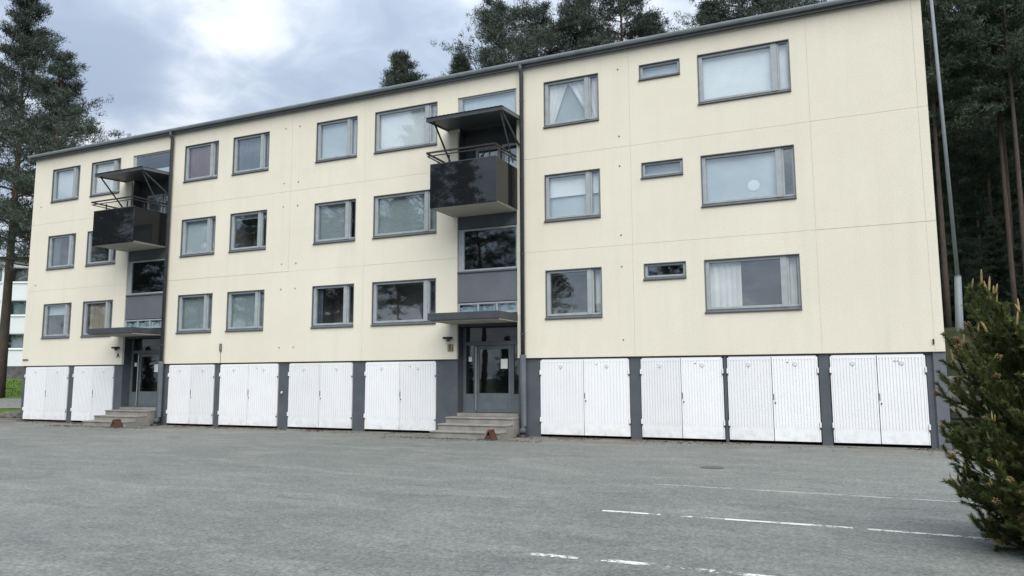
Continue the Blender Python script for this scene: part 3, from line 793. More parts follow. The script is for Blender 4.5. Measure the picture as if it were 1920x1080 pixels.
# ---- stair bays
def bay(dx, which):
    x0, x1 = XB0 + dx, XB1 + dx
    P = lambda x: x + dx
    # side reveals and rear walls
    mb = MB().box(x0 - 0.05, x0 - 0.0005, 0.091, 0.7, GZ - 0.2, 10.40); mb.build('bay_reveal', DARKM, B)
    mb = MB().box(x1 + 0.0005, x1 + 0.05, 0.091, 0.7, GZ - 0.2, 10.40); mb.build('bay_reveal', DARKM, B)
    def frame_window(name, z0, z1, y, glass, side=0.17, nmull=0, room=True):
        mb = MB(); f = 0.055
        mb.box(x0 + 0.01, x0 + side, y, y + 0.09, z0, z1).box(x1 - 0.07, x1 - 0.01, y, y + 0.09, z0, z1).box(x0 + side, x1 - 0.07, y, y + 0.09, z1 - f, z1).box(x0 + side, x1 - 0.07, y, y + 0.09, z0, z0 + f)
        wn_ = (x1 - 0.07 - x0 - side) / (nmull + 1)
        for q in range(nmull): mb.box(x0 + side + wn_ * (q + 1) - 0.025, x0 + side + wn_ * (q + 1) + 0.025, y, y + 0.09, z0 + f, z1 - f)
        w = mb.build(name, FRAME, B, bevel=0.005)
        for q in range(nmull + 1):
            a = x0 + side + wn_ * q + (0.025 if q else 0); b = x0 + side + wn_ * (q + 1) - (0.025 if q < nmull else 0)
            MB().box(a, b, y + 0.035, y + 0.041, z0 + f, z1 - f).build('pane', glass, w)
        r = MB()
        if room:
            yb = 1.25
            r.face([(x0, yb, z0), (x1, yb, z0), (x1, yb, z1), (x0, yb, z1)])
            for zz in (z0 + 0.001, z1 - 0.001): r.face([(x0, y + 0.095, zz), (x1, y + 0.095, zz), (x1, yb, zz), (x0, yb, zz)])
            for xx in (x0 + 0.001, x1 - 0.001): r.face([(xx, y + 0.095, z0), (xx, yb, z0), (xx, yb, z1), (xx, y + 0.095, z1)])
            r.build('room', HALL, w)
        return w
    tw = frame_window('stair_window', 9.46, 10.398, 0.05, GLASS, 0.13)
    MB().box(x0 + 0.13, x1 - 0.07, 0.18, 0.186, 9.5, 10.36 if which == 'B' else 9.8).build('blind_or_sky_sheet', BLIND_SKY_BLUE, tw)  # pale sheet added behind the glass to imitate the sky it mirrors
    sw = frame_window('stair_window', 4.955, 6.24, 0.06, GLASS_DARK, 0.20)
    MB().prism([(0.0, 4.905), (0.0, 4.935), (0.055, 4.954), (0.055, 4.905)], x0 + 0.005, x1 - 0.005).build('window_sill', SILLM, sw)
    frame_window('transom_window', 3.66, 4.0, 0.06, mk_glass('frosted_transom' + which, 1.5, 0.14, (0.8, 0.85, 0.87), 0.25, 3.0), 0.05, 2)
    tb = [o_ for o_ in B.children if o_.name.startswith('transom_window')][-1]
    fm = MB(); nn = 30
    for q in range(nn):
        a_ = x0 + 0.06 + (x1 - x0 - 0.14) * q / nn; b_ = x0 + 0.06 + (x1 - x0 - 0.14) * (q + 1) / nn
        ta = 3.885 + 0.06 * mnoise.noise(Vector((a_ * 4, 1, 0))); tb_ = 3.885 + 0.06 * mnoise.noise(Vector((b_ * 4, 1, 0)))
        fm.face([(a_, 0.115, 3.67), (b_, 0.115, 3.67), (b_, 0.115, tb_), (a_, 0.115, ta)])
    fm.build('pane_film', BLIND_SKY_BLUE, tb)
    MB().box(x0 + 0.006, x1 - 0.006, 0.04, 0.12, 4.02, 4.90).build('facing_panel', PANEL, B)
    MB().box(x0 + 0.006, x1 - 0.006, 0.05, 0.13, 6.255, 6.66).build('facing_panel', BASE, B)
    # balcony back wall with door and window
    MB().box(x0, x1, 0.46, 0.52, 6.66, 9.46).build('balcony_back_wall', DARKM, B)
    bd = MB()
    bx0, bx1 = P(-10.45), P(-9.62); z0, z1 = 6.74, 8.85
    bd.box(bx0, bx0 + 0.09, 0.40, 0.459, z0, z1).box(bx1 - 0.09, bx1, 0.40, 0.459, z0, z1).box(bx0 + 0.09, bx1 - 0.09, 0.40, 0.459, z1 - 0.1, z1).box(bx0 + 0.09, bx1 - 0.09, 0.40, 0.459, z0, z0 + 0.7)
    d_ = bd.build('balcony_door', FRAME, B)
    MB().box(bx0 + 0.09, bx1 - 0.09, 0.425, 0.431, z0 + 0.7, z1 - 0.1).build('pane', GLASS, d_)
    c_ = MB(); wavy(c_, bx0 + 0.1, bx1 - 0.1, z0 + 0.71, z1 - (0.4 if which == 'B' else 0.75), 0.447, 0.006, 0.1); c_.build('curtain', CUR_WHITE if which == 'B' else CUR_TAN, d_)
    bw = MB(); wx0, wx1 = P(-9.55), P(-8.96); z0, z1 = 7.55, 8.85
    bw.box(wx0, wx0 + 0.07, 0.40, 0.459, z0, z1).box(wx1 - 0.07, wx1, 0.40, 0.459, z0, z1).box(wx0 + 0.07, wx1 - 0.07, 0.40, 0.459, z1 - 0.07, z1).box(wx0 + 0.07, wx1 - 0.07, 0.40, 0.459, z0, z0 + 0.07)
    w_ = bw.build('balcony_window', FRAME, B)
    MB().box(wx0 + 0.07, wx1 - 0.07, 0.425, 0.431, z0 + 0.07, z1 - 0.07).build('pane', GLASS, w_)
    c_ = MB(); wavy(c_, wx0 + 0.07, wx1 - 0.07, z0 + 0.08, z0 + 0.75, 0.447, 0.005, 0.1); c_.build('curtain', CUR_WHITE if which == 'B' else CUR_NAVY, w_)
    # balcony
    yF = -1.40; zs = 6.64
    bl = MB().box(P(-10.98), P(-8.885), yF + 0.035, 0.45, zs + 0.012, zs + 0.13).build('balcony', SOFFIT, B)
    MB().box(P(-10.985), P(-8.88), yF + 0.03, 0.039, zs, zs + 0.011).build('soffit', SOFFIT, bl)
    MB().box(P(-11.0), P(-8.87), yF + 0.006, yF + 0.029, zs - 0.006, zs + 0.045).build('edge_trim', BLACK, bl)
    MB().box(P(-11.0), P(-10.987), yF + 0.031, -0.004, zs - 0.006, zs + 0.045).build('edge_trim', BLACK, bl)
    xm = P(-9.98)
    MB().box(P(-11.0), xm - 0.003, yF - 0.012, yF, zs + 0.0, zs + 1.27).build('front_panel', BLACKG, bl)
    MB().box(xm + 0.003, P(-8.86), yF - 0.012, yF, zs + 0.0, zs + 1.27).build('front_panel', BLACKG, bl)
    for x in (P(-11.012), P(-8.872)): MB().box(x, x + 0.012, yF + 0.003, -0.01, zs + 0.046, zs + 1.27).build('side_panel', SIDEP, bl)
    MB().box(P(-11.0), P(-8.86), yF - 0.016, yF + 0.004, zs + 1.272, zs + 1.295).build('panel_cap', DARKM, bl)
    # double hand rail and its posts
    yr = yF - 0.05
    xl, xr = P(-11.11), P(-8.90)
    for zr, w2 in ((8.27, 0.045), (8.17, 0.028)):
        xl2 = xl + (0.035 if zr < 8.2 else 0)
        r_ = MB(); r_.bar((xl2, yr, zr), (xr, yr, zr), w2); r_.bar((xl2, yr + 0.024, zr), (xl2, -0.01, zr), w2); r_.bar((xr, yr + 0.024, zr), (xr, -0.01, zr), w2)
        r_.build('hand_rail', BLACK, bl)
    for px, py in ((xl + 0.08, yF + 0.5), (xr - 0.05, yF + 0.45), (xr - 0.05, yF + 1.0), (P(-10.4), yF + 0.03), (P(-9.3), yF + 0.03), (P(-9.1), yF + 0.03), (xl + 0.08, yF + 1.0)):
        MB().bar((px, py, zs + 0.14), (px, py, 8.16), 0.03).build('rail_post', BLACK, bl)
    # balcony roof
    yc = -1.28
    cn = MB()
    cn.face([(P(-11.2), yc, 9.31), (P(-8.74), yc, 9.31), (P(-8.74), 0.02, 9.40), (P(-11.2), 0.02, 9.40)])
    cn.face([(P(-11.2), yc, 9.33), (P(-8.74), yc, 9.33), (P(-8.74), 0.02, 9.42), (P(-11.2), 0.02, 9.42)])
    c0 = cn.build('balcony_roof', DARKM, B)
    MB().bar((P(-11.22), yc, 9.325), (P(-8.72), yc, 9.325), 0.05, 0.11).build('roof_edge', DARKM, c0)
    for x in (P(-11.2), P(-8.74)): MB().bar((x, yc + 0.026, 9.325), (x, -0.005, 9.415), 0.04, 0.09).build('roof_edge', TRIM if x > P(-10) else DARKM, c0)
    # corrugated sheet on top
    co = MB(); n = 36
    for i in range(n):
        a = P(-11.22) + (2.5) * i / n; b = P(-11.22) + 2.5 * (i + 1) / n
        za = 9.385 + (0.012 if i % 2 else 0); zb = 9.385 + (0.012 if (i + 1) % 2 else 0)
        co.face([(a, yc - 0.06, za), (b, yc - 0.06, zb), (b, 0.0, zb + 0.09), (a, 0.0, za + 0.09)])
    co.build('roof_sheet', ROOFM, c0)
    MB().tube([(P(-11.0), yc + 0.04, 9.28), (P(-11.0), -0.22, 8.30), (P(-11.0), -0.10, 7.95)], 0.028, 8).build('strut', BLACK, c0)
    MB().tube([(P(-8.80), yc + 0.04, 9.28), (P(-8.80), -0.03, 8.62)], 0.034, 8).build('strut', DARKM, c0)
    MB().tube([(P(-8.84), yc + 0.06, 9.28), (P(-8.84), -0.35, 8.0)], 0.022, 8).build('strut', DARKM, c0)
    # door canopy
    dcn = MB().box(P(-11.14), P(-8.87), -1.27, 0.03, 3.405, 3.61).build('door_canopy', DARKM, B, bevel=0.008)
    MB().box(P(-11.06), P(-8.89), -1.20, 0.03, 3.37, 3.404).build('canopy_soffit', SOFFIT, dcn)
    # entrance door set back in the bay
    y = 0.40
    MB().box(x0, x1, 0.02, 0.9, 0.66, 0.745).build('threshold', CONC, B)
    MB().box(x0, x1, 0.10, 0.55, 3.30, 3.655).build('bay_ceiling', DARKM, B)
    z0 = 0.75
    ed = MB()
    ed.box(x0 + 0.0, x0 + 0.09, y, y + 0.08, z0, 3.29).box(x1 - 0.08, x1, y, y + 0.08, z0, 3.29)
    ed.box(x0 + 0.09, x1 - 0.08, y, y + 0.08, 2.74, 2.86)
    xs0, xs1 = x0 + 0.36, x0 + 0.43; xt0, xt1 = x1 - 0.38, x1 - 0.31
    ed.box(xs0, xs1, y, y + 0.08, z0, 2.74).box(xt0, xt1, y, y + 0.08, z0, 2.74)
    ed.box(x0 + 0.09, xs0, y, y + 0.08, z0, 1.30).box(xt1, x1 - 0.08, y, y + 0.08, z0, 1.30)
    E_ = ed.build('entrance_door', DOORM, B, bevel=0.005)
    MB().box(x0 + 0.09, x1 - 0.08, y + 0.03, y + 0.06, 2.86, 3.29).build('transom_panel', BLACKG, E_)
    MB().box(x0 + 0.09, xs0, y + 0.035, y + 0.041, 1.30, 2.74).build('side_pane', GLASS_DARK, E_)
    MB().box(xt1, x1 - 0.08, y + 0.035, y + 0.041, 1.30, 2.74).build('side_pane', GLASS_DARK, E_)
    lf = MB(); a, b = xs1 + 0.006, xt0 - 0.006; yl = y + 0.012
    lf.box(a, a + 0.10, yl, yl + 0.05, z0 + 0.01, 2.73).box(b - 0.10, b, yl, yl + 0.05, z0 + 0.01, 2.73).box(a + 0.10, b - 0.10, yl, yl + 0.05, 2.62, 2.73).box(a + 0.10, b - 0.10, yl, yl + 0.05, z0 + 0.01, 1.32)
    lf.box(a + 0.12, b - 0.12, yl - 0.008, yl - 0.001, z0 + 0.08, z0 + 0.28)
    lf.build('door_leaf', DOORM, E_, bevel=0.004)
    MB().box(a + 0.10, b - 0.10, yl + 0.02, yl + 0.026, 1.32, 2.62).build('door_pane', GLASS_DARK, E_)
    h = MB().tube([(a + 0.03, yl - 0.07, z0 + 0.06), (a + 0.03, yl - 0.07, 2.70)], 0.018, 8)
    for zz in (0.9, 1.7, 2.6): h.bar((a + 0.03, yl - 0.07, zz), (a + 0.03, yl, zz), 0.02)
    h.build('door_handle', STEEL, E_)
    MB().box(b - 0.36, b - 0.11, yl - 0.004, yl + 0.018, 2.02, 2.34).build('notice_frame', BLACK, E_)
    MB().box(b - 0.345, b - 0.125, yl - 0.008, yl - 0.0045, 2.04, 2.325).build('notice', PAPER, E_)
    MB().box(x0 + 0.18, x0 + 0.29, y + 0.022, y + 0.034, 2.26, 2.40).build('notice', PAPER, E_)
    r = MB(); yb = 1.25
    r.face([(x0, yb, z0), (x1, yb, z0), (x1, yb, 3.3), (x0, yb, 3.3)])
    for xx in (x0 + 0.001, x1 - 0.001): r.face([(xx, y + 0.085, z0), (xx, yb, z0), (xx, yb, 3.3), (xx, y + 0.085, 3.3)])
    for zz in (z0 + 0.001, 3.299): r.face([(x0, y + 0.085, zz), (x1, y + 0.085, zz), (x1, yb, zz), (x0, yb, zz)])
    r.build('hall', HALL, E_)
    # down pipe
    px = P(-8.67)
    dp = MB().tube([(px, -0.21, ZT + 0.045), (px, -0.17, ZT - 0.12), (px, -0.11, ZT - 0.25), (px, -0.11, 2.30)], 0.062, 12).build('downpipe', DARKM, B, smooth=True)
    MB().tube([(px, -0.11, 2.42), (px, -0.11, 0.42), (px + 0.02, -0.16, 0.32), (px + 0.05, -0.26, 0.25)], 0.092, 12).build('pipe_foot', BASE, dp, smooth=True)
    for zz in (9.9, 7.6, 5.3, 3.0): MB().tube([(px, -0.11, zz), (px, -0.11, zz + 0.03)], 0.07, 12).build('pipe_bracket', DARKM, dp)
    gl_ = MB().tube([(px + 0.05, -0.27, GZ + 0.002), (px + 0.05, -0.27, GZ + 0.07)], [0.17, 0.15], 14).build('gully_grate', BLACK, dp)
    # lamp and letter on the stucco beside the door
    lx = P(-11.14)
    lampo = empty('wall_lamp', (lx, 0, 2.93), 'small black wall lamp above letter %s beside the %s entrance' % (which, 'left' if which == 'A' else 'right'), 'lamp', 'lamps beside the entrances')
    MB().box(lx - 0.13, lx + 0.13, -0.17, -0.0005, 2.93, 2.995).build('lamp_hood', BLACK, lampo, bevel=0.008)
    MB().tube([(lx + 0.03, -0.10, 2.929), (lx + 0.03, -0.10, 2.86)], [0.06, 0.045], 10).build('lamp_glass', DARKM, lampo)
    if which == 'B':
        sg = empty('entrance_sign', (lx + 0.06, 0, 2.66), 'dark framed tan sign with the letter B by the right entrance', 'sign', 'letter signs at the entrances')
        MB().box(lx - 0.03, lx + 0.15, -0.03, -0.0005, 2.57, 2.77).build('sign_frame', LETTER, sg)
        MB().box(lx - 0.012, lx + 0.132, -0.034, -0.031, 2.588, 2.752).build('sign_face', PLATE_TAN, sg)
    else:
        sg = empty('entrance_sign', (lx + 0.06, 0, 2.66), 'dark letter A mounted on the cream wall by the left entrance', 'sign', 'letter signs at the entrances')
    cu = bpy.data.curves.new('letter', 'FONT'); cu.body = which; cu.align_x = 'CENTER'; cu.align_y = 'CENTER'
    cu.size = 0.25 if which == 'A' else 0.20; cu.extrude = 0.004; cu.offset = 0.003
    lo = bpy.data.objects.new('letter_source', cu); COL.objects.link(lo)
    dg = bpy.context.evaluated_depsgraph_get()
    me = bpy.data.meshes.new_from_object(lo.evaluated_get(dg)); me.materials.clear(); me.materials.append(LETTER)
    bpy.data.objects.remove(lo)
    me.transform(Matrix.Rotation(math.pi / 2, 4, 'X'))
    inst('letter', me, sg, (lx + 0.06, -0.042 if which == 'B' else -0.01, 2.67))
    # concrete steps
    side = 'left' if which == 'A' else 'right'
    st = empty('entrance_steps', (P(-9.87), -0.6, GZ), 'grey concrete steps up to the %s entrance door' % side, 'steps', 'concrete entrance steps')
    sx0, sx1 = P(-10.96), P(-8.80)
    for nm, ya, yb_, za, zb_ in (('step', -1.36, -0.935, GZ - 0.1, 0.315), ('step', -0.93, -0.495, GZ - 0.1, 0.485), ('landing', -0.49, 0.018, GZ - 0.1, 0.655)):
        xx = sx1 if nm == 'landing' else sx1 - (0.02 if za else 0)
        MB().box(sx0, sx1 - (0.0 if nm == 'landing' else 0.012), ya, yb_, za, zb_ - 0.045).build(nm, CONC, st, bevel=0.01)
        MB().box(sx0 - 0.012, sx1 - (0.0 if nm == 'landing' else 0.012) + 0.004, ya - 0.025, yb_ - 0.001, zb_ - 0.044, zb_).build('tread', CONC, st, bevel=0.008)
    # boot scraper
    bx, by = P(-9.0), -1.55
    bs = empty('boot_scraper', (bx, by, GZ), 'red brown boot brush stand leaning at the %s entrance steps' % side, 'boot scraper', 'boot scrapers at the steps')
    bs.scale = (0.85, 0.85, 0.85)
    for sgn, mat, nm in ((-1, PINKW, 'scraper_board'), (1, RUST, 'brush')):
        mb = MB()
        w2 = 0.16
        p = [(sgn * 0.19, 0.0), (sgn * 0.19 - sgn * 0.05, 0.0), (sgn * 0.0, 0.31), (sgn * 0.05, 0.33)]
        n_ = len(p); b_ = len(mb.v)
        pts0 = [(bx + q[0], by - w2, GZ + q[1]) for q in p]; pts1 = [(bx + q[0], by + w2, GZ + q[1]) for q in p]
        mb.face(pts0); mb.face(pts1[::-1])
        for k in range(n_): mb.face([pts0[k], pts0[(k + 1) % n_], pts1[(k + 1) % n_], pts1[k]])
        mb.build(nm, mat, bs)
    MB().box(bx - 0.10, bx + 0.10, by - 0.13, by + 0.13, GZ + 0.03, GZ + 0.15).build('brush', RUST, bs)
    MB().box(bx - 0.2, bx + 0.2, by - 0.17, by - 0.163, GZ + 0.0, GZ + 0.04).build('scraper_iron', IRON, bs)
    MB().box(bx - 0.05, bx + 0.09, by - 0.10, by + 0.10, GZ + 0.31, GZ + 0.35).build('scraper_top', PINKW, bs)
bay(DX, 'A'); bay(0.0, 'B')

# ------------------------------------------------------------------ white house at the far left
def white_house():
    ux = Vector((-R_.x, -R_.y, 0)).normalized(); n_ = Vector((FH[0], FH[1], 0))
    O = Vector((-62.6, 20.9, 0))
    H = empty('white_house', (O.x, O.y, 1.6), 'white three storey apartment block far behind the left end', 'apartment house')
    def tr(mb):
        mb.v = [tuple(O + ux * x + n_ * y + Vector((0, 0, z))) for x, y, z in mb.v]; return mb
    Wd = 26.0; holes = []
    wins = []
    for f in range(3):
        z0 = 4.35 + 2.8 * f
        for k in range(8):
            xw = 0.1 + 2.85 * k
            holes.append((xw, xw + 2.1, z0, z0 + 1.27)); wins.append((xw, z0))
    mb = MB(); sheet(mb, -1.0, Wd, 2.9, 11.9, holes, 0.0, 0.2, 0.16); tr(mb).build('wall', WHITEP, H)
    tr(MB().box(-0.98, Wd - 0.02, 0.7, 10, 1.0, 11.85)).build('inner_core', ROOM, H)
    tr(MB().box(-0.9, Wd - 0.1, 0.06, 0.6, 0.8, 2.9)).build('plinth', PLINTH, H)
    tr(MB().box(-1.5, Wd + 0.5, -0.55, 10.5, 11.92, 12.0)).build('eave', DARKM, H)
    rf = MB().prism([(-0.62, 12.0), (-0.62, 12.14), (5, 13.0), (10.6, 12.14), (10.6, 12.0)], -1.6, Wd + 0.6); tr(rf).build('roof', simple('pale_metal_roof', (0.42, 0.45, 0.47), 0.5, 0.1, 2), H)
    tr(MB().box(-1.6, Wd + 0.6, -0.75, -0.621, 12.02, 12.16)).build('gutter', WHITEF, H)
    for xw, z0 in wins:
        w = 2.1; h = 1.27
        f_ = MB(); f_.box(xw, xw + .06, .05, .13, z0, z0 + h).box(xw + w - .06, xw + w, .05, .13, z0, z0 + h).box(xw + .06, xw + w - .06, .05, .13, z0 + h - .06, z0 + h).box(xw + .06, xw + w - .06, .05, .13, z0, z0 + .06)
        f_.box(xw + .42, xw + .50, .05, .13, z0 + .06, z0 + h - .06)
        wo_ = tr(f_).build('window', WHITEF, H)
        tr(MB().box(xw + .06, xw + w - .06, .1, .106, z0 + .06, z0 + h - .06)).build('pane', GLASS_FAR, wo_)
        tr(MB().box(xw - .05, xw + w + .05, -.08, .05, z0 - .1, z0 - .002)).build('sill', WHITEF, wo_)
        tr(MB().box(xw + .06, xw + w - .06, .5, .51, z0 + .06, z0 + h - .06)).build('blind_or_sky_sheet', BLIND_GREY if (int(xw * 7 + z0 * 3) % 3) else ROOM, wo_)
white_house()

# ------------------------------------------------------------------ litter along the foot of the house
def litter():
    rng = np.random.RandomState(9); n = 5200
    x = rng.uniform(-31, 1.9, n); y = -np.abs(rng.normal(0, 0.45, n)) - 0.02
    cl = np.array([mnoise.noise(Vector((a * 0.8, b * 1.7, 4.2))) for a, b in zip(x, y)])
    k = (cl > -0.05) & ~((x > -25.4) & (x < -23.1) & (y > -1.4)) & ~((x > -11.05) & (x < -8.75) & (y > -1.4)); x = x[k]; y = y[k]; n = len(x)
    e = rng.randint(0, 2, 900); xe = np.where(e == 0, -24.3, -9.9) + rng.uniform(-2.4, 2.4, 900); ye = -1.42 - np.abs(rng.normal(0, 0.35, 900))
    x = np.concatenate([x, xe]); y = np.concatenate([y, ye]); n = len(x)
    a = rng.uniform(0, 6.28, n); L = rng.uniform(0.012, 0.05, n); w = L * rng.uniform(0.2, 0.5, n); z = np.full(n, GZ + 0.006)
    V = np.zeros((n, 4, 3)); ca, sa = np.cos(a), np.sin(a)
    V[:, 0] = np.stack([x - ca * L, y - sa * L, z], 1); V[:, 1] = np.stack([x + sa * w, y - ca * w, z + 0.008], 1); V[:, 2] = np.stack([x + ca * L, y + sa * L, z + 0.003], 1); V[:, 3] = np.stack([x - sa * w, y + ca * w, z + 0.012], 1)
    o = bpy.data.objects.new('leaf_litter', np_mesh('leaf_litter', V.reshape(-1, 3), np.arange(4 * n).reshape(-1, 4), simple('leaf_litter', (0.12, 0.078, 0.052), 0.95, 0.4, 9, 0.1)))
    link(o); tag(o, 'brown dry needles and grit along the foot of the yellow house', 'litter', kind='stuff')
litter()

# ------------------------------------------------------------------ stones
def rock_mesh(seed, sx, sy, sz):
    bm = bmesh.new(); bmesh.ops.create_icosphere(bm, subdivisions=2, radius=1.0)
    for v in bm.verts:
        d = v.co.normalized()
        k = 1 + 0.28 * mnoise.noise(d * 1.3 + Vector((seed * 7.1, 0, 0))) + 0.10 * mnoise.noise(d * 3.7 + Vector((0, seed * 3.3, 0)))
        c = d * k
        c = Vector([math.copysign(min(abs(q), 0.78), q) for q in c])
        v.co = Vector((c.x * sx, c.y * sy, c.z * sz))
    me = bpy.data.meshes.new('stone'); bm.to_mesh(me); bm.free(); me.materials.append(STONE)
    return me
def stone(seed, x, y, z, sx, sy, sz, rz, label, group):
    o = bpy.data.objects.new('stone', rock_mesh(seed, sx, sy, sz)); link(o, None, (x, y, z)); o.rotation_euler = (0, 0, rz)
    tag(o, label, 'stone', group)
rng = random.Random(11)
GR = 'stones of the bank beside the right gable'
ws = [('low flat grey stone at the foot of the right gable bank', 2.45, 2.1), ('broad grey stone halfway up the bank beside the right gable', 2.5, 3.1), ('upper grey ledge stone on the bank beside the right gable', 2.55, 4.2),
      ('grey boulder set back on the bank behind the young pine', 3.9, 2.7), ('topmost mossy stone of the bank near the grey pole', 2.9, 5.6)]
for i, (lb, x, y) in enumerate(ws):
    stone(i + 1, x, y, float(gh(x, y)) + 0.05, 0.5 + 0.2 * rng.random(), 0.4, 0.24, rng.uniform(-0.3, 0.3), lb, GR)
GL = 'kerb stones by the left end of the house'
for i, (x, y, lb) in enumerate(((-33.6, 1.35, 'pale flat kerb stone nearest the left corner of the yellow house'), (-35.0, 0.9, 'grey kerb stone in the middle of the row left of the house'), (-36.6, 0.35, 'outermost grey kerb stone at the left edge of the car park'),
                               (-34.3, 2.6, 'second row stone beside the path left of the house'))):
    stone(i + 20, x, y, float(gh(x, y)) + 0.12, 0.62, 0.34, 0.22, 0.3, lb, GL)

# ------------------------------------------------------------------ pole behind the right gable
po = empty('lamp_pole', (2.99, 8.0, float(gh(2.99, 8.0))), 'tall thin grey pole with a thicker foot beside the right gable', 'pole')
zb = float(gh(2.99, 8.0)) - 0.3
MB().tube([(2.99, 8.0, zb), (3.005, 8.0, 3.3), (3.06, 8.0, 4.95)], [0.125, 0.12, 0.10], 14).build('pole_foot', POLE, po, smooth=True)
MB().tube([(3.06, 8.0, 4.90), (2.86, 8.0, 16.0)], [0.062, 0.05], 12).build('pole_shaft', POLE, po, smooth=True)
MB().tube([(3.06, 8.0, 4.95), (3.06, 8.0, 4.99)], [0.105, 0.08], 14).build('pole_collar', DARKM, po)

# ------------------------------------------------------------------ pines
def tuft_cloud(rng, centres, dirs, n_per, length, width, spread):
    """needle tufts: thin triangles fanned round each twig end"""
    m_ = len(centres)
    c = np.repeat(centres, n_per, 0); d = np.repeat(dirs, n_per, 0)
    r = rng.normal(size=c.shape); r /= np.linalg.norm(r, axis=1, keepdims=True)
    v = d * (1 - spread) + r * spread * 1.4; v /= np.linalg.norm(v, axis=1, keepdims=True)
    L = length * rng.uniform(0.6, 1.25, (len(c), 1))
    base = c + rng.normal(size=c.shape) * np.array([0.10, 0.10, 0.05]) + d * rng.uniform(-0.12, 0.16, (len(c), 1))
    s_ = np.cross(v, rng.normal(size=c.shape)); s_ /= np.linalg.norm(s_, axis=1, keepdims=True)
    w = width * rng.uniform(0.7, 1.3, (len(c), 1))
    V = np.stack([base - s_ * w, base + s_ * w, base + v * L + s_ * w * 0.15], 1)
    return V.reshape(-1, 3)
def make_pine(seed, h, crown0, rad, n_br=46, clumps=6, n_t=7, n_per=24, foliage=None, tl=0.20, tw=0.017, shape='scots', lean=(0, 0), r0=0.2, upper=None):
    rng = np.random.RandomState(seed)
    foliage = foliage or NEEDLE
    tm = MB()
    nseg = 9
    bend = rng.uniform(-0.25, 0.25, (nseg + 1, 2)).cumsum(0) * 0.35
    def trunk(t): 
        i = min(nseg - 1, int(t * nseg)); f = t * nseg - i
        b = bend[i] * (1 - f) + bend[i + 1] * f
        return np.array([b[0] * t + lean[0] * t ** 1.2, b[1] * t + lean[1] * t ** 1.2, h * t])
    ts = np.linspace(0, 1, nseg + 1)
    tm.tube([trunk(t) - (np.array([0, 0, 0.5]) if t == 0 else 0) for t in ts], [r0 * (1 - 0.93 * t ** 0.9) + 0.012 for t in ts], 9)
    cut = len(tm.f)
    for q in range(cut): tm.mi[q] = 1 if q // 9 >= 4 else 0
    C = []; D = []
    for b in range(n_br):
        u = (b + rng.uniform(0, 1)) / n_br
        t = crown0 + (0.99 - crown0) * u
        p0 = trunk(t)
        if shape == 'scots': prof = (0.45 + 0.55 * math.sin(math.pi * min(1, u * 1.15 + 0.12))) * (1 - 0.72 * u ** 2.2)
        elif shape == 'cone': prof = (1 - u) ** 0.72 + 0.05
        else: prof = math.sin(math.pi * (0.12 + 0.86 * u)) ** 0.7
        ln = rad * prof * rng.uniform(0.55, 1.15)
        az = b * 2.39996 + rng.uniform(-0.5, 0.5)
        el = rng.uniform(-0.15, 0.35) + 0.55 * u if shape != 'cone' else rng.uniform(-0.35, 0.05) + 0.5 * u ** 2
        d = np.array([math.cos(az) * math.cos(el), math.sin(az) * math.cos(el), math.sin(el)])
        p1 = p0 + d * ln * 0.55 + np.array([0, 0, -0.05 * ln]); p2 = p0 + d * ln + np.array([0, 0, 0.10 * ln])
        tm.tube([p0, p1, p2], [max(0.014, r0 * 0.26 * (1 - u * 0.7)), 0.020 + 0.010 * (1 - u), 0.008], 5, caps=False, mi=0)
        nc = max(2, int(clumps * (0.5 + 0.6 * prof)))
        for k in range(nc):
            s = 1.0 - 0.75 * (k / nc) ** 1.1 if shape != 'cone' else 1.0 - 0.9 * (k / nc)
            pc = (p0 + d * ln * s * 1.0) + np.array([0, 0, 0.06 * ln * s]) + rng.normal(size=3) * np.array([0.16, 0.16, 0.09]) * ln * (0.3 + 0.7 * s)
            if k and rng.rand() < 0.5:
                q0 = p0 + d * ln * max(0.1, s - 0.2)
                tm.tube([q0, pc], [0.012, 0.005], 4, caps=False, mi=0)
            for q in range(n_t):
                C.append(pc + rng.normal(size=3) * np.array([0.34, 0.34, 0.13]) * min(1.0, 0.35 + 0.25 * ln))
                dd = d * 0.6 + np.array([0, 0, 0.55]) + rng.normal(size=3) * 0.35
                D.append(dd / np.linalg.norm(dd))
    # leader
    for k in range(10):
        C.append(trunk(1.0) + np.array([0, 0, -0.10 * k]) + rng.normal(size=3) * 0.06 * (1 + k * .4)); D.append(np.array([0, 0, 1.0]))
    V = tuft_cloud(rng, np.array(C), np.array(D), n_per, tl, tw, 0.42)
    crown = np_mesh('crown', V, np.arange(len(V)).reshape(-1, 3), foliage)
    return tm.mesh('trunk', [BARK_LOW, upper or BARK_RED], smooth=True), crown
def plant(pm_, x, y, label, group=None, s=1.0, rz=0.0, name='pine_tree', zoff=0.0, cat='tree', sz=None):
    z = float(gh(x, y)) + zoff
    o = empty(name, (x, y, z), label, cat, group)
    o.rotation_euler = (0, 0, rz); o.scale = (s, s, s * (sz or 1))
    for nm, me in (('trunk', pm_[0]), ('crown', pm_[1])):
        c = bpy.data.objects.new(nm, me); COL.objects.link(c); c.parent = o
    return o

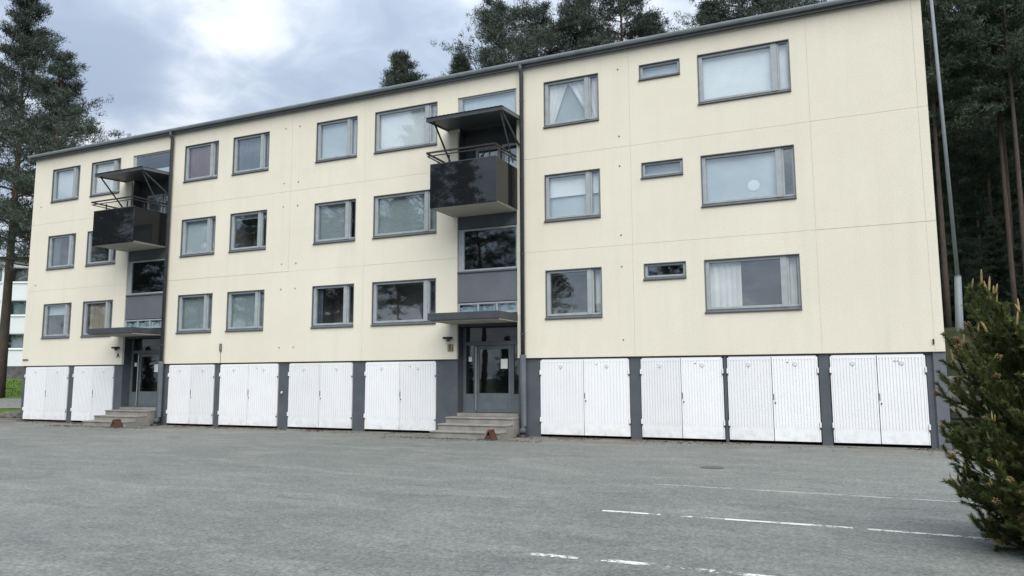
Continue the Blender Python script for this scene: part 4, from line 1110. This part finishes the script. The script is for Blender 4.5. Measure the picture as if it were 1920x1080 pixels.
PA = make_pine(1, 18, 0.36, 4.3, 56, clumps=8, n_t=7, lean=(0.7, 0.4), r0=0.24)
PB = make_pine(2, 20, 0.40, 4.2, 56, clumps=8, n_t=8, r0=0.24)
PC = make_pine(3, 20, 0.30, 3.7, 60, clumps=7, n_t=8, foliage=NEEDLE, shape='round', r0=0.25)
PD = make_pine(4, 19, 0.66, 1.9, 64, clumps=7, n_t=7, shape='cone', r0=0.2)
FA = make_pine(5, 22, 0.36, 2.9, 46, clumps=7, n_t=7, foliage=NEEDLE_D, upper=BARK_LOW, r0=0.115, tw=0.020)
FB = make_pine(6, 24, 0.44, 2.6, 44, clumps=7, n_t=7, foliage=NEEDLE_D, upper=BARK_LOW, r0=0.125, tw=0.020)
FC = make_pine(7, 20, 0.26, 2.8, 50, clumps=7, n_t=7, foliage=NEEDLE_D, shape='round', upper=BARK_LOW, r0=0.10, tw=0.020)
FS = make_pine(8, 9, 0.06, 1.9, 60, n_t=7, foliage=NEEDLE_D, shape='cone', r0=0.10, tw=0.020)

# left of the house
plant(PA, -36.6, 4.2, 'large spreading pine standing just behind the left end of the house', s=1.0, rz=0.9)
plant(PB, -41.2, 5.4, 'tall pine with bare reddish trunk cut by the left picture edge', s=1.12, rz=2.0)
plant(PC, -43.0, 11.0, 'bushy pine low behind the left corner between the two big pines', s=0.72, rz=1.0)
plant(PA, -52.0, 19.0, 'dense pine in front of the white block at the left edge', s=0.72, rz=3.9)
# behind the roof
def behind(pm_, x, y, ztop, h, label, rz, group='pines seen over the roof'):
    z = float(gh(x, y)); s = (ztop - z) / h
    return plant(pm_, x, y, label, group, s=s, rz=rz)
behind(PD, -26.4, 20.2, 23.0, 19, 'lone pine top showing over the roof left of the right stair bay', 0.3)
behind(PD, -23.0, 22.3, 23.1, 19, 'smallest pine tip just peeping over the roof beside the lone pine', 1.4)
behind(PC, -20.4, 23.8, 26.6, 20, 'broad dense pine crown first of the clump above the roof middle', 0.8)
behind(PC, -18.5, 24.6, 26.0, 20, 'pine crown in the middle of the clump above the roof middle', 2.6)
behind(PB, -15.9, 25.4, 28.3, 20, 'thin open pine crown with sky showing between its branches above the roof', 4.0)
behind(PC, -13.0, 26.3, 28.6, 20, 'tallest dark pine crown of the clump above the roof', 5.3)
behind(PA, -11.7, 27.2, 25.6, 18, 'pine with a drooping side branch at the right edge of the roof clump', 0.1)
behind(PD, -7.6, 27.6, 25.9, 19, 'narrow pine tip over the roof above the bathroom windows', 2.2)
behind(PC, -5.4, 28.0, 28.6, 20, 'broad pine crown touching the top edge above the large right windows', 1.1)
behind(PA, -3.0, 28.4, 29.0, 18, 'spreading pine crown over the roof nearest the right corner', 3.0)
# dark forest right of the house
rng = random.Random(21)
FL = 'tall dark pine standing among the forest right of the yellow house'
spots = []
tries = 0
while len(spots) < 66 and tries < 4000:
    tries += 1
    y = rng.uniform(17, 85); f_ = (y + 19.84)
    x = rng.uniform(0.066 * f_ + 0.2, 0.30 * f_ + 2.0)
    if all((x - a) ** 2 + (y - b) ** 2 > 3.0 for a, b in spots): spots.append((x, y))
for i, (x, y) in enumerate(spots):
    plant((FA, FB, FC, FB)[i % 4], x, y, FL, 'pines of the dark forest', s=rng.uniform(0.85, 1.1), rz=rng.uniform(0, 6.28))
USL = 'low dark young spruce growing under the forest pines at right'
for i in range(30):
    y = rng.uniform(20, 60); x = rng.uniform(0.07 * (y + 19.84) + 0.6, 0.24 * (y + 19.84) + 2)
    plant(FS, x, y, USL, 'young spruces under the forest', s=rng.uniform(0.4, 0.8), rz=rng.uniform(0, 6.28), name='young_spruce')
# trees across the car park that the panes mirror
ML = 'tall pine across the car park mirrored in the house windows'
for i, (x, y, s_) in enumerate(((-86, -47, 1.25), (-80.5, -44, 1.3), (-75, -48, 1.2), (-69, -44, 1.1), (-63.5, -46, 1.05), (-58, -43, 1.1), (-53, -47, 1.0), (-48, -43, 1.2), (-43, -46, 1.05), (-38.6, -44, 1.42), (-33.0, -45, 1.22),
                               (-27.5, -50, 0.62), (-21.8, -47, 0.42), (-14.4, -45, 0.62), (-92, -50, 1.1), (-66, -60, 1.2), (-45, -58, 1.1), (-56, -56, 1.2), (-9, -62, 0.45))):
    plant((PB, PC, PA, PC)[i % 4], x, y, ML, 'pines mirrored in the windows', s=s_, rz=i * 1.3)

for i, (x, y, s_) in enumerate(((-37, -43, .62), (-33.5, -42.5, .5), (-29.5, -43, .6), (-25.5, -42.6, .45), (-41, -42.6, .55), (-46, -43, .6), (-21, -43.2, .32), (-70, -42, .6), (-76, -42.5, .6))):
    plant(FS, x, y, 'bushy young spruce across the car park mirrored in the entrance door glass', 'spruces mirrored in the door glass', s=s_, rz=i * 0.9, name='young_spruce')

# ------------------------------------------------------------------ young pine in the right foreground
def young_pine(x, y):
    rng = np.random.RandomState(14)
    z = GZ
    o = empty('young_pine', (x, y, z), 'bushy young pine with yellow brown candles in the right foreground', 'tree')
    tm = MB(); H = 2.62
    tm.tube([(0, 0, -0.1), (0.03, 0.02, 1.0), (-0.02, 0.03, 2.0), (0, 0, H)], [0.075, 0.06, 0.04, 0.012], 9)
    tips = []            # (base, dir, length)
    for b in range(220):
        u = ((b + rng.rand()) / 220) ** 1.15
        zz = 0.06 + (H - 0.3) * u
        az = b * 2.39996 + rng.uniform(-0.4, 0.4)
        R0 = np.interp(zz, [0.0, 0.4, 0.8, 1.3, 1.8, 2.3, 2.7], [0.72, 0.92, 1.10, 1.12, 0.92, 0.60, 0.25]) * rng.uniform(0.80, 1.03)
        el = rng.uniform(-0.12, 0.3) + 0.75 * min(1.0, u * 1.4)
        d = np.array([math.cos(az), math.sin(az), 0]) * math.cos(el) + np.array([0, 0, math.sin(el)])
        p0 = np.array([0, 0, max(0.10, zz - 0.25 * R0 * min(1, u * 3))])
        L = R0 / math.cos(el)
        p1 = p0 + d * L * 0.55 + np.array([0, 0, -0.05]); p2 = p0 + d * L * 0.9 + np.array([0, 0, 0.05])
        tm.tube([p0, p1, p2], [0.016, 0.009, 0.005], 5, caps=False)
        tips.append((p0 + d * L * 0.45 - np.array([0, 0, 0.04]), d, L * 0.5, 0.5)); tips.append((p0 + d * L * 0.2 - np.array([0, 0, 0.03]), d, L * 0.3, 0.3))
        nsh = 11
        for k in range(nsh):
            s = 0.25 + 0.7 * k / (nsh - 1)
            q = p0 + d * L * s + np.array([0, 0, -0.04 + 0.05 * s])
            side = rng.normal(size=3) * 0.55; dd = d * 0.7 + side + np.array([0, 0, 1.0]); dd /= np.linalg.norm(dd)
            ln = rng.uniform(0.13, 0.25)
            tm.tube([q, q + dd * ln], [0.006, 0.004], 4, caps=False)
            tips.append((q, dd, ln, s))
    for k in range(5):
        a = k * 1.3; dd = np.array([0.25 * math.cos(a), 0.25 * math.sin(a), 1.0]); dd /= np.linalg.norm(dd)
        tips.append((np.array([0, 0, H - 0.2]), dd, rng.uniform(0.18, 0.34), 1.0))
    trunk = bpy.data.objects.new('trunk', tm.mesh('trunk', BARK_LOW, smooth=True)); COL.objects.link(trunk); trunk.parent = o
    Vs = []
    for (q, dd, ln, s) in tips:
        n = int(260 * ln / 0.28)
        t = rng.uniform(0.02, 1.0, (n, 1))
        base = q + dd * ln * t
        r = rng.normal(size=(n, 3)); r -= dd * (r @ dd)[:, None]; r /= np.linalg.norm(r, axis=1, keepdims=True)
        v = dd * rng.uniform(0.45, 0.95, (n, 1)) + r * 0.8; v /= np.linalg.norm(v, axis=1, keepdims=True)
        Ln = rng.uniform(0.042, 0.070, (n, 1)); sd = np.cross(v, r + rng.normal(size=(n, 3)) * 0.3); sd /= np.linalg.norm(sd, axis=1, keepdims=True)
        w = 0.0046
        Vs.append(np.stack([base - sd * w, base + sd * w, base + v * Ln], 1).reshape(-1, 3))
    V = np.concatenate(Vs)
    nd = bpy.data.objects.new('needles', np_mesh('needles', V, np.arange(len(V)).reshape(-1, 3), NEEDLE_N)); COL.objects.link(nd); nd.parent = o; nd['kind'] = 'stuff'
    # upright candles and pollen cones at the shoot ends
    cm = MB().tube([(0, 0, 0), (0, 0, 0.03), (0, 0, 0.10), (0, 0, 0.145)], [0.007, 0.010, 0.009, 0.003], 6).mesh('candle', CANDLE, smooth=True)
    pts = []; 
    bm_ = MB()
    for k in range(16):
        a = k * 2.4; hh = 0.004 + 0.0028 * k; r_ = 0.017 * (1 - 0.3 * k / 16)
        c = Vector((math.cos(a) * r_, math.sin(a) * r_, hh)); out = Vector((math.cos(a), math.sin(a), 0.6)).normalized()
        bm_.tube([c, c + out * 0.012], [0.0075, 0.003], 5)
    pc = bm_.mesh('pollen_cone', CONE_BUD, smooth=True)
    outer = [t_ for t_ in tips if t_[3] > 0.8]
    rng.shuffle(outer) if False else None
    idx = rng.permutation(len(outer))
    nca = 0
    for i in idx:
        q, dd, ln, s = outer[i]
        tip = q + dd * ln
        if rng.rand() < 0.55:
            for c in range(rng.randint(1, 4)):
                if nca >= 170: break
                a = dd * 0.35 + np.array([0, 0, 1.0]) + rng.normal(size=3) * 0.16
                cnd = bpy.data.objects.new('candle', cm); COL.objects.link(cnd); cnd.parent = o
                cnd.location = tip - dd * 0.02 + rng.normal(size=3) * 0.008
                cnd.rotation_euler = Vector(a).to_track_quat('Z', 'Y').to_euler()
                sc = rng.uniform(0.45, 1.1) * (1.35 if tip[2] > 2.3 else 0.85); cnd.scale = (sc ** 0.5, sc ** 0.5, sc); nca += 1
        elif rng.rand() < 0.7:
            cnd = bpy.data.objects.new('pollen_cone', pc); COL.objects.link(cnd); cnd.parent = o
            cnd.location = tip - dd * 0.03; cnd.rotation_euler = Vector(dd).to_track_quat('Z', 'Y').to_euler(); cnd.scale = (rng.uniform(0.8, 1.5),) * 3
    return o
yp = young_pine(1.68, -11.2)
yp.scale = (0.90, 0.90, 0.77)
